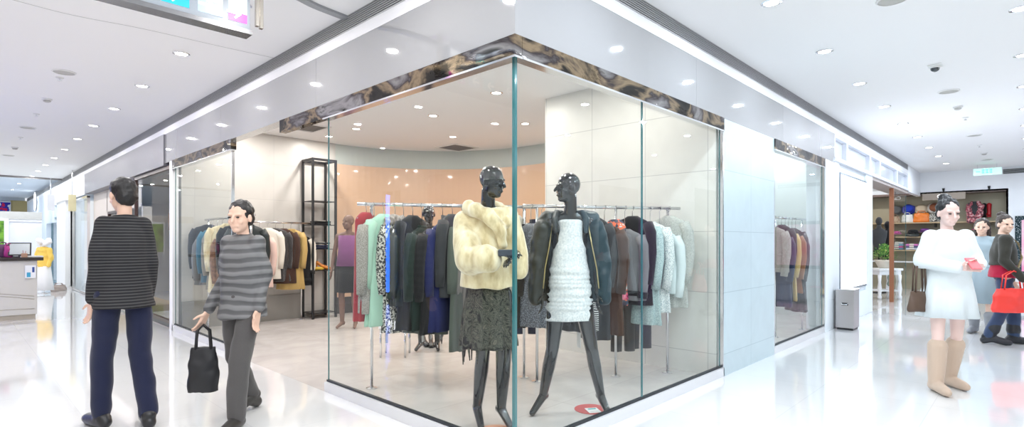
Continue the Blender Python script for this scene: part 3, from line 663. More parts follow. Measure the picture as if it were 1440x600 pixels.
PB, yB = rack('chrome clothes rail on posts behind the right hand glass, near the tiled pier', (1.50, 1.22), (2.78, .44), 1.66, (.04, .58, .96), 1.40)
PC, yC = rack('chrome clothes rail by the entrance running back towards the rear wall', (.38, 5.0), (.42, 6.9), 1.66, (.02, .96))
PD, yD = rack('chrome clothes rail along the pale rear wall beside the black shelf tower', (.85, 6.78), (1.92, 6.78), 1.64, (.05, .93))
PE, yE = rack('chrome clothes rail seen through the narrow right window', (5.55, .38), (6.62, .30), 1.66, (.05, .95))

def hang(P, yaw, u, dy, spec, z=0):
    p = P(u); k = dict(spec); return garment(k.pop('kind'), k.pop('label'), k.pop('cat'), (p.x, p.y, p.z+z), yaw+dy, **k)
S = lambda kind, label, cat, m, **k: dict(kind=kind, label=label, cat=cat, m=m, **k)
listA = [
 (.00, S('dress', 'dark red dress at the far left end of the long rail', 'dress', f_red, L=.95, wd=.15, sleeve=0)),
 (.045, S('tweed_coat', 'beige flecked tweed coat second from the left end of the long rail', 'coat', f_tweed, L=.82, collar='lapel')),
 (.10, S('coat', 'mint green knee length coat near the left end of the long rail', 'coat', f_mint, L=.98, wd=.19, fl=1.1)),
 (.165, S('printed_dress', 'black and white print dress with a pale fur collar beside the mint coat', 'dress', f_leo, L=1.0, wd=.16, collar='fur', tagz=.12)),
 (.215, S('leather_jacket', 'black leather biker jacket on the long rail', 'jacket', f_leather, L=.72, collar='lapel')),
 (.27, S('coat', 'long black coat beside the biker jacket', 'coat', f_black, L=1.02, collar='lapel')),
 (.325, S('coat', 'very dark green coat between two black coats', 'coat', f_dkgreen, L=.92, collar='neck')),
 (.385, S('coat', 'straight black wool coat left of the royal blue dress', 'coat', f_black, L=.95, collar='neck', tagz=.10)),
 (.45, S('dress', 'deep royal blue dress in the middle of the long rail', 'dress', f_royal, L=.98, collar='neck')),
 (.51, S('jacket', 'charcoal jacket with grey collar right of the blue dress', 'jacket', f_char, L=.75, collar='lapel', m2=f_grey)),
 (.57, S('parka', 'long grey green parka reaching almost to the floor', 'coat', f_olive, L=1.18, fl=1.15, wd=.2)),
 (.635, S('coat', 'plain taupe wool coat left of the fur collar', 'coat', f_taupe, L=.80, tagz=.14)),
 (.71, S('knit_coat', 'cream knitted coat with a bushy grey brown fur collar', 'coat', f_cream, L=.78, collar='fur', m2=f_fur_g)),
 (.785, S('tweed_jacket', 'pale grey green tweed jacket right of the fur collar coat', 'jacket', f_gtweed, L=.76, collar='neck')),
 (.85, S('coat', 'long ivory coat beside the fur coated mannequin', 'coat', f_white, L=.88, collar='lapel')),
 (.92, S('cardigan', 'cream chunky cardigan at the right end of the long rail', 'cardigan', f_cream, L=.72)),
 (.98, S('coat', 'black coat half hidden behind the corner of the glass', 'coat', f_black, L=.95, collar='neck')),
]
for i, (u, s) in enumerate(listA):
    s['seed'] = i; hang(PA, yA, u, math.radians(-38+6*math.sin(i*2.1)), s)
listB = [
 (.00, S('sequin_dress', 'black sequinned dress at the left end of the right hand rail', 'dress', patt('sequins', [(.3, (.02, .025, .04)), (.7, (.25, .28, .33))], 120, 'vor', rough=.3, bump=.6), L=.95, sleeve=2)),
 (.07, S('coat', 'dark navy coat beside the sequinned dress', 'coat', f_navy, L=1.0, collar='lapel')),
 (.16, S('coat', 'black wool coat behind the white dressed mannequin', 'coat', f_black, L=.92)),
 (.27, S('coat', 'charcoal coat behind the right arm of the white dressed mannequin', 'coat', f_char, L=.95)),
 (.36, S('zigzag_cardigan', 'black and white zigzag knit cardigan right of the mannequin', 'cardigan', f_zig, L=1.0, wd=.15, sleeve=0, tagz=.16)),
 (.43, S('trouser_coat', 'long straight charcoal coat right of the zigzag knit', 'coat', f_char, L=1.16, wd=.17, tagz=.0)),
 (.50, S('fur_coat', 'dark chocolate brown fur coat with broad shoulders', 'coat', f_brown, L=1.05, wd=.22)),
 (.575, S('floral_dress', 'orange and white floral dress with a pink printed hem', 'dress', f_floral, L=.82, wd=.13, sleeve=0, band=f_pinkp, tagz=.15)),
 (.645, S('jacket', 'grey marl jacket with a black banded hem', 'jacket', f_grey, L=.68, band=f_black)),
 (.70, S('coat', 'black coat between the grey marl jacket and pale lace pieces', 'coat', f_black, L=.86)),
 (.765, S('coat', 'pale blue grey long coat left of the lace coat', 'coat', patt('pale_teal', [(.4, (.30, .42, .42)), (.6, (.50, .62, .60))], 90, bump=.4), L=1.0)),
 (.83, S('lace_coat', 'white lace textured coat near the right end of the right rail', 'coat', f_lace, L=.88, sleeve=1)),
 (.90, S('blouse', 'white blouse with pale sleeves at the right end of the right rail', 'blouse', F('white_cotton', (.68, .76, .76)), L=.62, collar='neck', m2=f_black)),
 (.97, S('coat', 'pale grey coat hanging last on the right rail', 'coat', f_gtweed, L=.9)),
]
for i, (u, s) in enumerate(listB):
    s['seed'] = i+40; hang(PB, yB, u, math.radians(30+7*math.sin(i*1.7)), s, -.0)
listC = [
 (.97, S('jacket', 'dark grey jacket deepest on the entrance rail', 'jacket', f_char, L=.8)),
 (.86, S('jacket', 'light grey jacket on the entrance rail', 'jacket', f_grey, L=.72, collar='lapel')),
 (.74, S('jacket', 'teal blue jacket low on the entrance rail', 'jacket', F('teal_blue', (.05, .16, .24)), L=.78)),
 (.62, S('coat', 'taupe coat on the entrance rail', 'coat', f_taupe, L=.85)),
 (.50, S('fur_coat', 'long cream coloured fur coat on the entrance rail', 'coat', f_fur_c, L=.95, wd=.23)),
 (.37, S('fur_coat', 'reddish brown fur jacket on the entrance rail', 'coat', f_fur_br, L=.75, wd=.22)),
 (.24, S('puffer_jacket', 'black padded jacket near the front of the entrance rail', 'jacket', f_black, L=.82, wd=.22, collar='neck')),
 (.10, S('coat', 'black leather coat with price card at the front of the entrance rail', 'coat', f_leather, L=.95, wd=.21, collar='lapel', tagz=.0)),
]
for i, (u, s) in enumerate(listC):
    s['seed'] = i+80; hang(PC, yC, u, math.radians(-24+8*math.sin(i*1.3)), s)
listD = [
 (.02, S('fur_coat', 'brown fur jacket at the left end of the rear wall rail', 'coat', f_fur_br, L=.72)),
 (.15, S('jacket', 'brown jacket with cream front on the rear wall rail', 'jacket', f_brown, L=.7, collar='lapel', m2=f_white)),
 (.28, S('coat', 'pale pink coat on the rear wall rail', 'coat', f_pink, L=.85)),
 (.40, S('coat', 'ivory and pink sleeved coat on the rear wall rail', 'coat', f_white, L=.82)),
 (.52, S('fur_coat', 'shaggy black fur coat on the rear wall rail', 'coat', f_fur_b, L=.86, wd=.21)),
 (.64, S('coat', 'chocolate brown coat right of the black fur', 'coat', f_brown, L=.9)),
 (.76, S('trench_coat', 'gold camel trench coat on the rear wall rail', 'coat', f_gold, L=1.0, collar='lapel')),
 (.90, S('jacket', 'black and cream colour block jacket at the right end of the rear rail', 'jacket', f_black, L=.85, m2=f_white, collar='sleeves', band=f_black)),
]
for i, (u, s) in enumerate(listD):
    s['seed'] = i+120; hang(PD, yD, u, math.radians(62+9*math.sin(i*1.9)), s)
listE = [
 (.04, S('fur_coat', 'tan fur jacket at the left of the rail in the narrow window', 'coat', f_tweed, L=.6)),
 (.14, S('coat', 'dark navy coat hanging in the narrow window', 'coat', f_navy, L=1.0)),
 (.25, S('coat', 'black coat beside the navy one in the narrow window', 'coat', f_black, L=1.05)),
 (.37, S('trench_coat', 'camel and gold coat in the middle of the narrow window', 'coat', f_gold, L=.98)),
 (.48, S('fur_coat', 'rust brown coat right of the camel one in the narrow window', 'coat', F('rust', (.26, .11, .05)), L=.85)),
 (.60, S('coat', 'black leather coat right of the rust coat', 'coat', f_leather, L=.9)),
 (.72, S('coat', 'charcoal coat at the right side of the narrow window', 'coat', f_char, L=1.1)),
]
for i, (u, s) in enumerate(listE):
    s['seed'] = i+160; hang(PE, yE, u, math.radians(-22+8*math.sin(i*1.9)), s)
def lowitem(kind, label, cat, px, depth, ztop, m, L, yaw, **k): # folded over the lower rail or a side hook
    p = D(px, depth, ztop); return garment(kind, label, cat, p, FACE_CAM+yaw, m, L=L, **k)

# ------------------------------------------------------------------ mannequins
def M_head(mb_parent): pass
def foot_z(J): return J
# the fur coated one; local axes: x to the photo's right, -y towards the camera
def mannequin_fur():
    dep = 3.86; o = D(690, dep); t = thing('mannequin', 'glossy black mannequin in a cream fur coat and dark patterned skirt behind the corner glass', 'mannequin', o, FACE_CAM)
    J = dict(chest=(-.03, 0, 1.36), pelvis=(-.02, .02, .98), sh_l=(.13, -.02, 1.50), sh_r=(-.17, .02, 1.49), el_l=(.20, -.04, 1.24), el_r=(-.13, -.16, 1.20), wr_l=(.16, -.20, 1.22), wr_r=(.06, -.22, 1.24),
             hd_l=(-.3, -.8, -.2), hd_r=(1, -.1, .1), hip_l=(.07, 0, .94), hip_r=(-.09, .02, .94), kn_l=(.095, -.02, .52), kn_r=(-.055, .02, .53), an_l=(.075, .03, .115), an_r=(-.10, .06, .115), toe_l=(.14, -.06, .025), toe_r=(-.065, -.07, .025))
    mb, V, H, R = figure(J, ((.012, -.03, 1.745), math.radians(60), math.radians(8)), True, .98)
    b = mb.build('body', BLKGLOSS, t, remesh=.0065, sm=4)
    # coat
    c = MB(); c.loft([(1.00, -.02, 0, .205, .17), (1.06, -.02, 0, .205, .17), (1.2, -.03, 0, .185, .155), (1.38, -.03, 0, .175, .14), (1.48, -.02, 0, .15, .12), (1.56, -.01, 0, .09, .09)], 28, .03, 5)
    c.chain([V['sh_r']+Vector((-.01, 0, -.02)), (-.155, -.10, 1.32), V['el_r']+Vector((-.01, 0, 0)), (-.03, -.23, 1.205)], [.085, .10, .105, .10]); c.ell((.005, -.24, 1.20), (.085, .085, .095))
    c.chain([V['sh_l'], (.175, -.02, 1.36), (.20, -.04, 1.22), (.195, -.08, 1.13)], [.07, .075, .075, .07])
    co = c.build('fur_coat', f_fur_c, t, remesh=.011, sm=4, disp=(.018, 9, .35))
    k = MB(); pts = [(-.13, .04, 1.55), (-.15, -.04, 1.56), (-.10, -.12, 1.54), (.0, -.15, 1.49), (.07, -.15, 1.42), (.09, -.16, 1.30)]
    k.chain(pts, [.05, .055, .055, .052, .048, .03]); k.chain([(-.13, .04, 1.55), (-.05, .10, 1.57), (.06, .07, 1.56), (.11, -.01, 1.53), (.12, -.1, 1.44)], [.05, .05, .045, .04, .03]); k.build('fur_collar', f_fur_c, co, remesh=.011, sm=4, disp=(.02, 14))
    q = MB().box(.06, .19, -.29, -.25, 1.225, 1.27).build('belt_clasp', mat('dark_leather_belt', (.05, .06, .08), .4), t, bevel=.006)
    sk = patt('dark_scroll_print', [(.40, (.010, .012, .010)), (.52, (.10, .10, .075)), (.56, (.015, .018, .016)), (.66, (.13, .12, .09))], 9, dist=3.5, bump=.3)
    s = MB().loft([(1.04, -.02, 0, .15, .13, 0), (.9, -.02, 0, .165, .145, .02), (.75, -.02, 0, .18, .16, .06), (.60, -.015, 0, .195, .17, .09), (.575, -.015, 0, .195, .17, .09)], 72, 0, 9).build('skirt', sk, t, smooth=True)
    f = MB()
    for i in range(16):
        a = i*.39; r = .185; f.cyl((math.cos(a)*r-.015, math.sin(a)*r*.88, .585), (math.cos(a)*r*1.0-.015+random.uniform(-.01, .01), math.sin(a)*r*.88, .50-random.uniform(0, .06)), .010, .004, n=6)
    f.build('hem_fringe', sk, t, smooth=True); return t
mannequin_fur()
def mannequin_white():
    dep = 4.16; o = D(801, dep); t = thing('mannequin', 'glossy black mannequin in a white ruched dress with a leather jacket over the shoulders', 'mannequin', o, FACE_CAM)
    J = dict(chest=(0, 0, 1.33), pelvis=(0, 0, .95), sh_l=(.165, 0, 1.475), sh_r=(-.155, 0, 1.475), el_l=(.215, .04, 1.18), el_r=(-.215, .04, 1.18), wr_l=(.21, -.03, .93), wr_r=(-.215, -.03, .93),
             hip_l=(.095, 0, .91), hip_r=(-.095, 0, .91), kn_l=(.165, -.03, .50), kn_r=(-.135, -.03, .50), an_l=(.245, .02, .125), an_r=(-.205, .02, .125), toe_l=(.285, -.08, .025), toe_r=(-.29, -.07, .025))
    mb, V, H, R = figure(J, ((-.015, -.01, 1.735), math.radians(-72), 0), True, .95)
    mb.build('body', BLKGLOSS, t, remesh=.0065, sm=4)
    dw = patt('white_sequin_knit', [(.3, (.55, .60, .62)), (.7, (.84, .85, .84))], 70, bump=.5)
    rings = []; n = 84
    for i in range(n+1):
        u = i/n; z = 1.485-u*.765
        if z > 1.1: wdt = .095+(1.485-z)/.385*.052+ (0 if z < 1.44 else -.0)
        elif z > .98: wdt = .147+(1.1-z)*.10
        else: wdt = .162+(.98-z)*.07
        fo = 0
        if .80 < z < 1.14: fo = .0038*math.sin(z*150+1.9*math.sin(z*37))+.003
        rings.append((z, .004*math.sin(z*60) if z < 1.12 else 0, 0, wdt+fo, .118+fo+(.01 if z < 1.0 else 0)))
    rings[0] = (1.485, 0, 0, .085, .105)
    d = MB().loft(rings, 56, .004, 9).build('dress', dw, t, smooth=True, disp=(.010, 7, 2.5))
    for s, m in ((-1, f_leather), (1, mat('blue_black_leather', (.015, .04, .055), .4, bump=(16, .5, .012)))):
        j = MB()
        j.chain([(s*.07, .05, 1.53), (s*.17, .03, 1.49), (s*.215, .0, 1.36)], [.045, .07, .07])
        j.chain([(s*.205, -.02, 1.42), (s*.24, -.02, 1.25), (s*.255, -.03, 1.05), (s*.262, -.05, .89)], [.07, .07, .062, .055])
        j.loft([(.86, s*.225, .06, .085, .05), (1.1, s*.215, .06, .085, .06), (1.35, s*.18, .05, .085, .07), (1.5, s*.12, .04, .06, .05)], 20, .05, 5)
        jk = j.build('jacket_side', m, t, remesh=.009, sm=3, disp=(.014, 14), label='bluish leather side of the jacket' if s > 0 else None)
        MB().tube([(s*.135, -.055, 1.46), (s*.16, -.078, 1.30), (s*.195, -.088, 1.12), (s*.21, -.10, .97)], .005, 6).build('zip', mat('brass_zip', (.55, .45, .22), .3, 1), jk, smooth=True)
        MB().chain([(s*.05, .07, 1.54), (s*.10, .0, 1.545), (s*.12, -.06, 1.49), (s*.115, -.085, 1.40)], [.024, .026, .026, .018]).build('collar', m, jk, remesh=.009, sm=3)
    return t
mw = mannequin_white()
# a third one behind the long rail
p = D(603, 6.6); t3 = thing('mannequin', 'black mannequin in a dark dress standing behind the long clothes rail', 'mannequin', p, FACE_CAM)
J = default_pose(1.74); mb, V, H, R = figure(J, ((0, -.01, 1.66), .3, 0), True, .88); mb.build('body', BLKGLOSS, t3, remesh=.009, sm=4)
MB().loft([(1.42, 0, 0, .15, .09), (1.2, 0, 0, .15, .12), (1.0, 0, 0, .17, .13), (.6, 0, 0, .22, .17)], 40, .04, 7).build('dress', f_black, t3, smooth=True)
p = D(490, 8.3); t4 = thing('mannequin', 'mannequin in a purple top standing before the copper brown wall', 'mannequin', p, FACE_CAM)
mb, V, H, R = figure(J, ((0, -.01, 1.62), -.5, 0), True, .88); mb.build('body', mat('matt_brown', (.20, .11, .08), .5), t4, remesh=.009, sm=4)
MB().loft([(1.42, 0, 0, .16, .10), (1.2, 0, 0, .16, .12), (.95, 0, 0, .19, .14)], 30, .03, 5).build('top', F('purple_knit', (.22, .07, .20)), t4, smooth=True)
MB().loft([(.98, 0, 0, .17, .12), (.55, 0, 0, .20, .15)], 30, .05, 6).build('skirt', f_black, t4, smooth=True)
# discs and cards on the floor
RED = mat('red_disc', (.50, .10, .10), .5)
q = D(831, 4.26); tag(MB().lathe([(.13, 0), (.13, .003)], (q.x, q.y, .0005), 40).build('floor_disc', RED), 'round dark red disc on the floor beside the right mannequin foot', 'floor marker')
q = D(834, 4.22, .004); c = thing('price_card', 'small white price card lying on the red disc', 'card', q, FACE_CAM+.2)
MB().box(-.05, .05, -.06, .06, 0, .002).build('card', PAPER, c); MB().box(-.03, .035, .02, .045, .002, .0028).build('print_band', mat('teal_ink', (.05, .35, .38), .6), c); MB().box(-.03, .03, -.03, -.024, .002, .0028).build('print_line', mat('grey_ink', (.4, .4, .4), .6), c)
q = D(700, 3.78); tag(MB().lathe([(.13, 0), (.13, .003)], (q.x-.02, q.y, .0005), 40).build('floor_disc', mat('orange_disc', (.72, .36, .24), .5)), 'round orange pink disc on the floor at the fur coated mannequin feet', 'floor marker')
# low bench and shoes behind the long rail
q = D(556, 6.3); b = thing('display_bench', 'low white bench with chrome legs behind the long rail', 'bench', q, FACE_CAM)
MB().box(-.16, .16, -.15, .15, .33, .36).build('bench_top', WHITE, b, bevel=.004)
for x in (-.14, .14):
    for y in (-.13, .13): MB().cyl((x, y, 0), (x, y, .33), .012, n=10).build('leg', CHROME, b, smooth=True)
def shoe(label, loc, yaw, m, heel=.07, cat='shoe', name='heeled_shoe', group=None):
    t = thing(name, label, cat, loc, yaw, group)
    MB().chain([(0, .10, .03+heel), (0, .02, .02+heel*.5), (0, -.09, .022), (0, -.125, .018)], [.030, .028, .036, .022]).build('upper', m, t, remesh=.006, sm=3)
    if heel > .03: MB().cyl((0, .11, .0), (0, .105, heel+.01), .006, .018, n=10).build('heel', m, t, smooth=True)
    MB().box(-.03, .03, -.14, -.03, 0, .006).build('sole', BLACKM, t); return t
SHB = mat('shoe_black', (.02, .02, .025), .25, coat=.5)
for i, (px, dp, yw, lb) in enumerate(((597, 6.9, .4, 'black high heeled shoe on the floor under the parka, leftmost'), (606, 6.85, .2, 'black high heeled shoe under the rail, middle of three'), (616, 6.9, -.3, 'black high heeled shoe under the rail, right of three'))):
    shoe(lb, D(px, dp), FACE_CAM+yw, SHB, .08)
# lower pieces of clothing below the long rail
garment('skirt', 'dark olive full skirt hanging low under the grey green parka', 'skirt', D(597, 5.35, 1.14), FACE_CAM-.3, f_olive, L=.62, fl=1.2)
garment('skirt', 'cream textured skirt hanging low beside the snake print skirt', 'skirt', D(622, 5.3, 1.12), FACE_CAM-.3, f_cream, L=.50, fl=.9)
garment('skirt', 'snake print skirt hanging low near the fur coated mannequin', 'skirt', D(643, 5.25, 1.10), FACE_CAM-.2, f_leo, L=.36, fl=.8)
garment('trousers', 'dark blue trousers hanging low left of the corner glass edge', 'trousers', D(740, 5.6, 1.13), FACE_CAM, f_navy, L=.66)
garment('trousers', 'charcoal trousers hanging low right of the zigzag knit', 'trousers', D(876, 5.4, 1.17), FACE_CAM+.2, f_char, L=.84)
garment('trousers', 'black trousers hanging low behind the glass joint', 'trousers', D(900, 5.6, 1.10), FACE_CAM+.2, F('slate_cotton', (.07, .075, .085)), L=.78)

# ------------------------------------------------------------------ black shelf tower
x0, x1, y0, y1, TH = 1.99, 2.41, 6.66, 7.03, 2.76
t = thing('shelf_tower', 'tall thin black metal shelf tower against the pale rear wall', 'shelf', (x0, y0, 0))
W_, D_ = x1-x0, y1-y0
for x in (0, W_):
    for y in (0, D_): MB().box(x-.017, x+.017, y-.017, y+.017, 0, TH).build('post', BLACKM, t)
f = MB()
for z in (TH-.02,): f.box(0, W_, -.015, .015, z-.02, z+.02).box(0, W_, D_-.015, D_+.015, z-.02, z+.02).box(-.015, .015, 0, D_, z-.02, z+.02).box(W_-.015, W_+.015, 0, D_, z-.02, z+.02)
f.build('top_frame', BLACKM, t)
shz = [2.03, 1.62, 1.20, .83, .10]
for z in shz: MB().box(.0, W_, .0, D_, z-.012, z).build('shelf', BLACKM, t)
def folded(x, y, z, m, label, n=2, w_=.14, name='folded_sweater'):
    t = thing(name, label, 'clothes', (x, y, z), random.uniform(-.1, .1)); q = MB()
    for i in range(n): q.box(-w_, w_, -.12, .12, i*.035+.001, i*.035+.030)
    q.build('folds', m, t, bevel=.012); MB().box(-w_*.35, w_*.35, -.10, .02, n*.035-.004, n*.035+.004).build('neckline', f_white if m != f_white else f_grey, t, bevel=.003); return t
cx, cy = (x0+x1)/2, (y0+y1)/2
folded(cx+.02, cy, shz[1], f_black, 'black folded sweater on the second shelf of the black tower', 2)
folded(cx, cy, shz[2], f_navy, 'navy folded sweater on the middle shelf of the black tower', 2)
folded(cx+.01, cy, shz[2]+.082, f_char, 'charcoal folded sweater on top of the navy one', 1)
OR_ = mat('orange_patent', (.75, .26, .04), .25, coat=.5)
shoe('orange high heeled shoe on the low shelf of the black tower', (cx+.06, cy-.02, shz[3]), 1.2, OR_, .10); shoe('yellow flat shoe beside the orange heel on the tower', (cx-.09, cy-.04, shz[3]), 1.5, mat('yellow_leather', (.75, .50, .06), .4), .02, name='flat_shoe')

# ------------------------------------------------------------------ lettering
WL = mat('white_letters', (.95, .96, .98), .3, emit=1.2)
t = thing('shop_sign', 'white lit letters added for a reflected sign, on a brown band inside the dark framed window', 'sign', (1.4, 9.3, 1.66))  # lit board added in place of a sign reflected in the pane
MB().box(-.9, 1.8, .02, .06, -.12, .20).build('sign_board', mat('added_sign_brown', (.25, .13, .08), .4), t)
text('ULWIO-', .26, (.2, .01, -.05), (PI/2, 0, 0), WL, 'lettering', t, .004)  # letters added in place of the reflected sign
text('OOE O', .10, (.45, .01, .22), (PI/2, 0, 0), mat('added_blue_white_letters', (.6, .75, 1), .3, emit=1), 'added_small_lettering', t, .004)

# ================================================================== PEOPLE
def shoes(V, t, m, top=.12, boot=None):
    for s in 'lr':
        a, k, o = V['an_'+s], V['kn_'+s], V['toe_'+s]; d = (o-a); d.z = 0; d.normalize(); q = MB()
        q.chain([a-d*.05-Vector((0, 0, a.z-.045 if a.z < .12 else .045)), a+d*.03-Vector((0, 0, .025)), o+Vector((0, 0, .012)), o+d*.035+Vector((0, 0, .008))], [.044, .050, .043, .034]); q.ell(a+(a-o)*.20-Vector((0, 0, .018)), (.048, .048, .046)); q.cap(a, a+d*.02-Vector((0, 0, .02)), .050)
        if boot: q.chain([a+Vector((0, 0, 0)), a*.6+k*.4, a*(1-boot)+k*boot], [.058, .068, .075])
        else: q.cap(a-Vector((0, 0, .02)), a+Vector((0, 0, .03)), .048, .046)
        q.build('boot' if boot else 'shoe', m, t, remesh=.008, sm=4)
def trousers(V, t, m, r=1.0, name='trousers'):
    q = MB(); q.ell(V['pelvis'], (.160*r, .118*r, .12))
    for s in 'lr': q.chain([V['hip_'+s], V['kn_'+s], V['an_'+s]+Vector((0, 0, .02))], [.088*r, .075*r, .062*r])
    return q.build(name, m, t, remesh=.011, sm=5, disp=(.012, 9))
def top(V, t, m, hem, r=1.0, flare=1.0, name='jacket', disp=(.012, 9), sleeve=1.0, sr=1.0):
    q = MB(); c = V['chest']; p = V['pelvis']; sh = (V['sh_l']+V['sh_r'])/2
    q.loft([(hem, p.x, p.y, .185*r*flare, .145*r*flare), (hem*.5+c.z*.5-.06, p.x*.5+c.x*.5, p.y*.5+c.y*.5, .172*r, .132*r), (c.z-.02, c.x, c.y, .178*r, .128*r), (c.z+.06, c.x, c.y, .155*r, .11*r), (sh.z+.02, sh.x, sh.y, .10*r, .08*r), (sh.z+.075, sh.x, sh.y+.01, .066, .060)], 28, .02, 5)
    for s in 'lr': q.cap(sh+Vector((0, .01, .03)), V['sh_'+s], .052*r, .060*r)
    for s in 'lr':
        e = V['el_'+s]; w_ = V['wr_'+s]; w2 = e+(w_-e)*(.92*sleeve)
        q.chain([V['sh_'+s], e, w2], [.070*r*sr, .056*r*sr, .045*r*sr])
    return q.build(name, m, t, remesh=.011, sm=5, disp=disp)
stripes = patt('dark_fine_stripes', [(.35, (.012, .012, .015)), (.75, (.060, .060, .063))], 15, 'wave', dist=.5, bump=.2)
# man on the left in the dark striped top, walking away
J = default_pose(1.78, .17, .70); o = D(174, 3.86)
t = thing('person', 'person in a dark finely striped top and navy trousers walking at the left', 'person', (o.x, o.y, 0), PI+.1)
mb, V, H, R = figure(J, ((0, -.03, 1.65), .15, .15), slim=.84); mb.build('body', SKIN, t, remesh=.0065, sm=3); hairpiece(H, R, BLACKHAIR, t); eyes(H, R, t)
top(V, t, stripes, .85, .92, 1.14, 'sweater', (.012, 7)); trousers(V, t, F('navy_trousers', (.014, .018, .05)), .98); shoes(V, t, mat('black_shoe', (.02, .02, .022), .35))
# second person, grey quilted jacket, walking towards the camera
J = default_pose(1.62, .30, .74); o = D(341, 4.02)
J['wr_r'] = (-.25, -.05, .80)
t = thing('person', 'person in a grey quilted jacket and dark trousers walking past the shop entrance', 'person', (o.x, o.y, 0), FACE_CAM-.15)
mb, V, H, R = figure(J, ((0, -.03, 1.50), .1, .1), slim=.84); mb.build('body', SKIN, t, remesh=.0065, sm=3); hairpiece(H, R, BLACKHAIR, t); eyes(H, R, t)
q = patt('grey_wave_quilt', [(.3, (.09, .09, .095)), (.7, (.19, .19, .195))], 5, 'wave', dist=5, rough=.6, bump=.6, bd=.01)
top(V, t, q, .76, .94, 1.10, 'quilted_jacket', (.018, 8)); trousers(V, t, F('grey_trousers', (.085, .08, .08)), .98); shoes(V, t, mat('dark_leather_shoe', (.035, .032, .03), .4))
def handbag(label, loc, yaw, m, wd, ht, dp, strap=.22, cat='bag', name='handbag', sm=None):
    t = thing(name, label, cat, loc, yaw)
    q = MB(); q.loft([(0, 0, 0, wd*.5, dp*.5), (ht*.15, 0, 0, wd*.53, dp*.55), (ht*.7, 0, 0, wd*.48, dp*.42), (ht, 0, 0, wd*.42, dp*.20)], 28, .02, 4); q.build('bag_body', m, t, remesh=.010, sm=2, disp=(.012, 12))
    for s in (-1, 1): MB().tube([(-wd*.25, s*dp*.15, ht*.95), (-wd*.20, s*dp*.15, ht+strap*.75), (0, s*dp*.1, ht+strap), (wd*.20, s*dp*.15, ht+strap*.75), (wd*.25, s*dp*.15, ht*.95)], .009).build('handle', sm or m, t, smooth=True)
    return t
wr = Vector(J['wr_r']); Mx = Matrix.Translation((o.x, o.y, 0)) @ Matrix.Rotation(FACE_CAM-.15, 4, 'Z'); pw = Mx @ (wr+Vector((-.0, -.04, -.08)))
handbag('black bag hanging from the hand of the person in grey', (pw.x, pw.y, pw.z-.50), FACE_CAM+.3, mat('black_bag', (.015, .015, .018), .5), .20, .33, .10, .16)
# woman in the white dress with beige boots
J = default_pose(1.68, .10, .86, .02); J.update(el_l=(.225, -.02, 1.14), el_r=(-.225, -.02, 1.14), wr_l=(.07, -.26, 1.12), wr_r=(-.07, -.25, 1.11), hd_l=(-1, -.3, 0), hd_r=(1, -.3, .0), hs_l=(0, -.2, 1), hs_r=(0, -.2, 1))
J.update(an_l=(.13, .20, .08), an_r=(-.11, -.02, .08), kn_l=(.11, .06, .48), kn_r=(-.10, -.03, .48), toe_l=(.15, .045, .03), toe_r=(-.13, -.175, .03))
o = D(1333, 4.78)
t = thing('person', 'woman in a white flared dress and beige boots walking towards the camera', 'person', (o.x, o.y, 0), FACE_CAM-.12)
mb, V, H, R = figure(J, ((0, -.01, 1.575), -.1, .2), slim=.86); mb.build('body', mat('pale_skin', (.80, .58, .52), .5), t, remesh=.0065, sm=3); hairpiece(H, R, BLACKHAIR, t, 'bun'); eyes(H, R, t)
wd = F('white_dress_cloth', (.76, .82, .84)); d = top(V, t, wd, .90, .98, 1.0, 'dress_top', (.016, 8), 1.0, 1.15)
MB().loft([(1.10, 0, 0, .15, .12, 0), (1.0, 0, 0, .175, .135, .02), (.85, 0, 0, .200, .16, .05), (.66, 0, 0, .225, .18, .09)], 64, 0, 7, 1).build('dress_skirt', wd, t, smooth=True)
MB().loft([(1.085, 0, 0, .162, .130), (1.115, 0, 0, .158, .126)], 30).build('belt', F('coral_belt', (.75, .30, .28)), t, smooth=True)
shoes(V, t, F('beige_suede', (.58, .44, .34), .8), boot=.80)
c = tag(MB().box(-.045, .045, -.008, .008, -.06, .06).build('phone', mat('coral_case', (.75, .18, .2), .3), bevel=.006), 'small coral red phone held in the hands of the woman in white', 'phone'); Mx = Matrix.Translation((o.x, o.y, 0)) @ Matrix.Rotation(FACE_CAM-.12, 4, 'Z'); c.location = Mx @ Vector((0, -.31, 1.14)); c.rotation_euler = (-.7, 0, FACE_CAM)
pw = Mx @ Vector((-.235, .0, .70)); 
handbag('soft dark brown shoulder bag at the side of the woman in white', pw, FACE_CAM+.2, mat('brown_bag', (.10, .06, .04), .5), .22, .18, .10, .28)
# person in dark top with the red bag
J = default_pose(1.66, .18); J['wr_l'] = (.24, -.12, .80); J['wr_r'] = (-.24, -.16, .84); o = D(1411, 7.0)
YW = FACE_CAM+1.0
t = thing('person', 'person in a dark olive top over a red sweater at the right edge', 'person', (o.x, o.y, 0), YW)
mb, V, H, R = figure(J, ((0, -.02, 1.545), -1.2, .1)); mb.build('body', SKIN, t, remesh=.0075, sm=3); hairpiece(H, R, HAIR, t, 'bun'); eyes(H, R, t)
top(V, t, F('dark_olive_knit', (.035, .033, .026)), 1.02, 1.03, 1.0, 'jacket'); top(V, t, F('crimson_knit', (.42, .01, .045)), .86, .97, 1.12, 'red_sweater', sleeve=.3); trousers(V, t, F('indigo_denim', (.04, .065, .13)), 1.0); shoes(V, t, mat('black_ankle_boot', (.02, .022, .028), .5), boot=.25)
MB().tube([(.13, -.06, 1.44), (.06, -.155, 1.30), (-.06, -.165, 1.12), (-.16, -.10, .95)], .013).build('bag_strap', mat('khaki_strap', (.32, .24, .12), .6), t, smooth=True)
q = D(1424, 6.75, .44); handbag('large bright red shopping bag hanging beside the person in dark olive', q, FACE_CAM, mat('red_bag', (.80, .05, .04), .4), .50, .30, .16, .22)
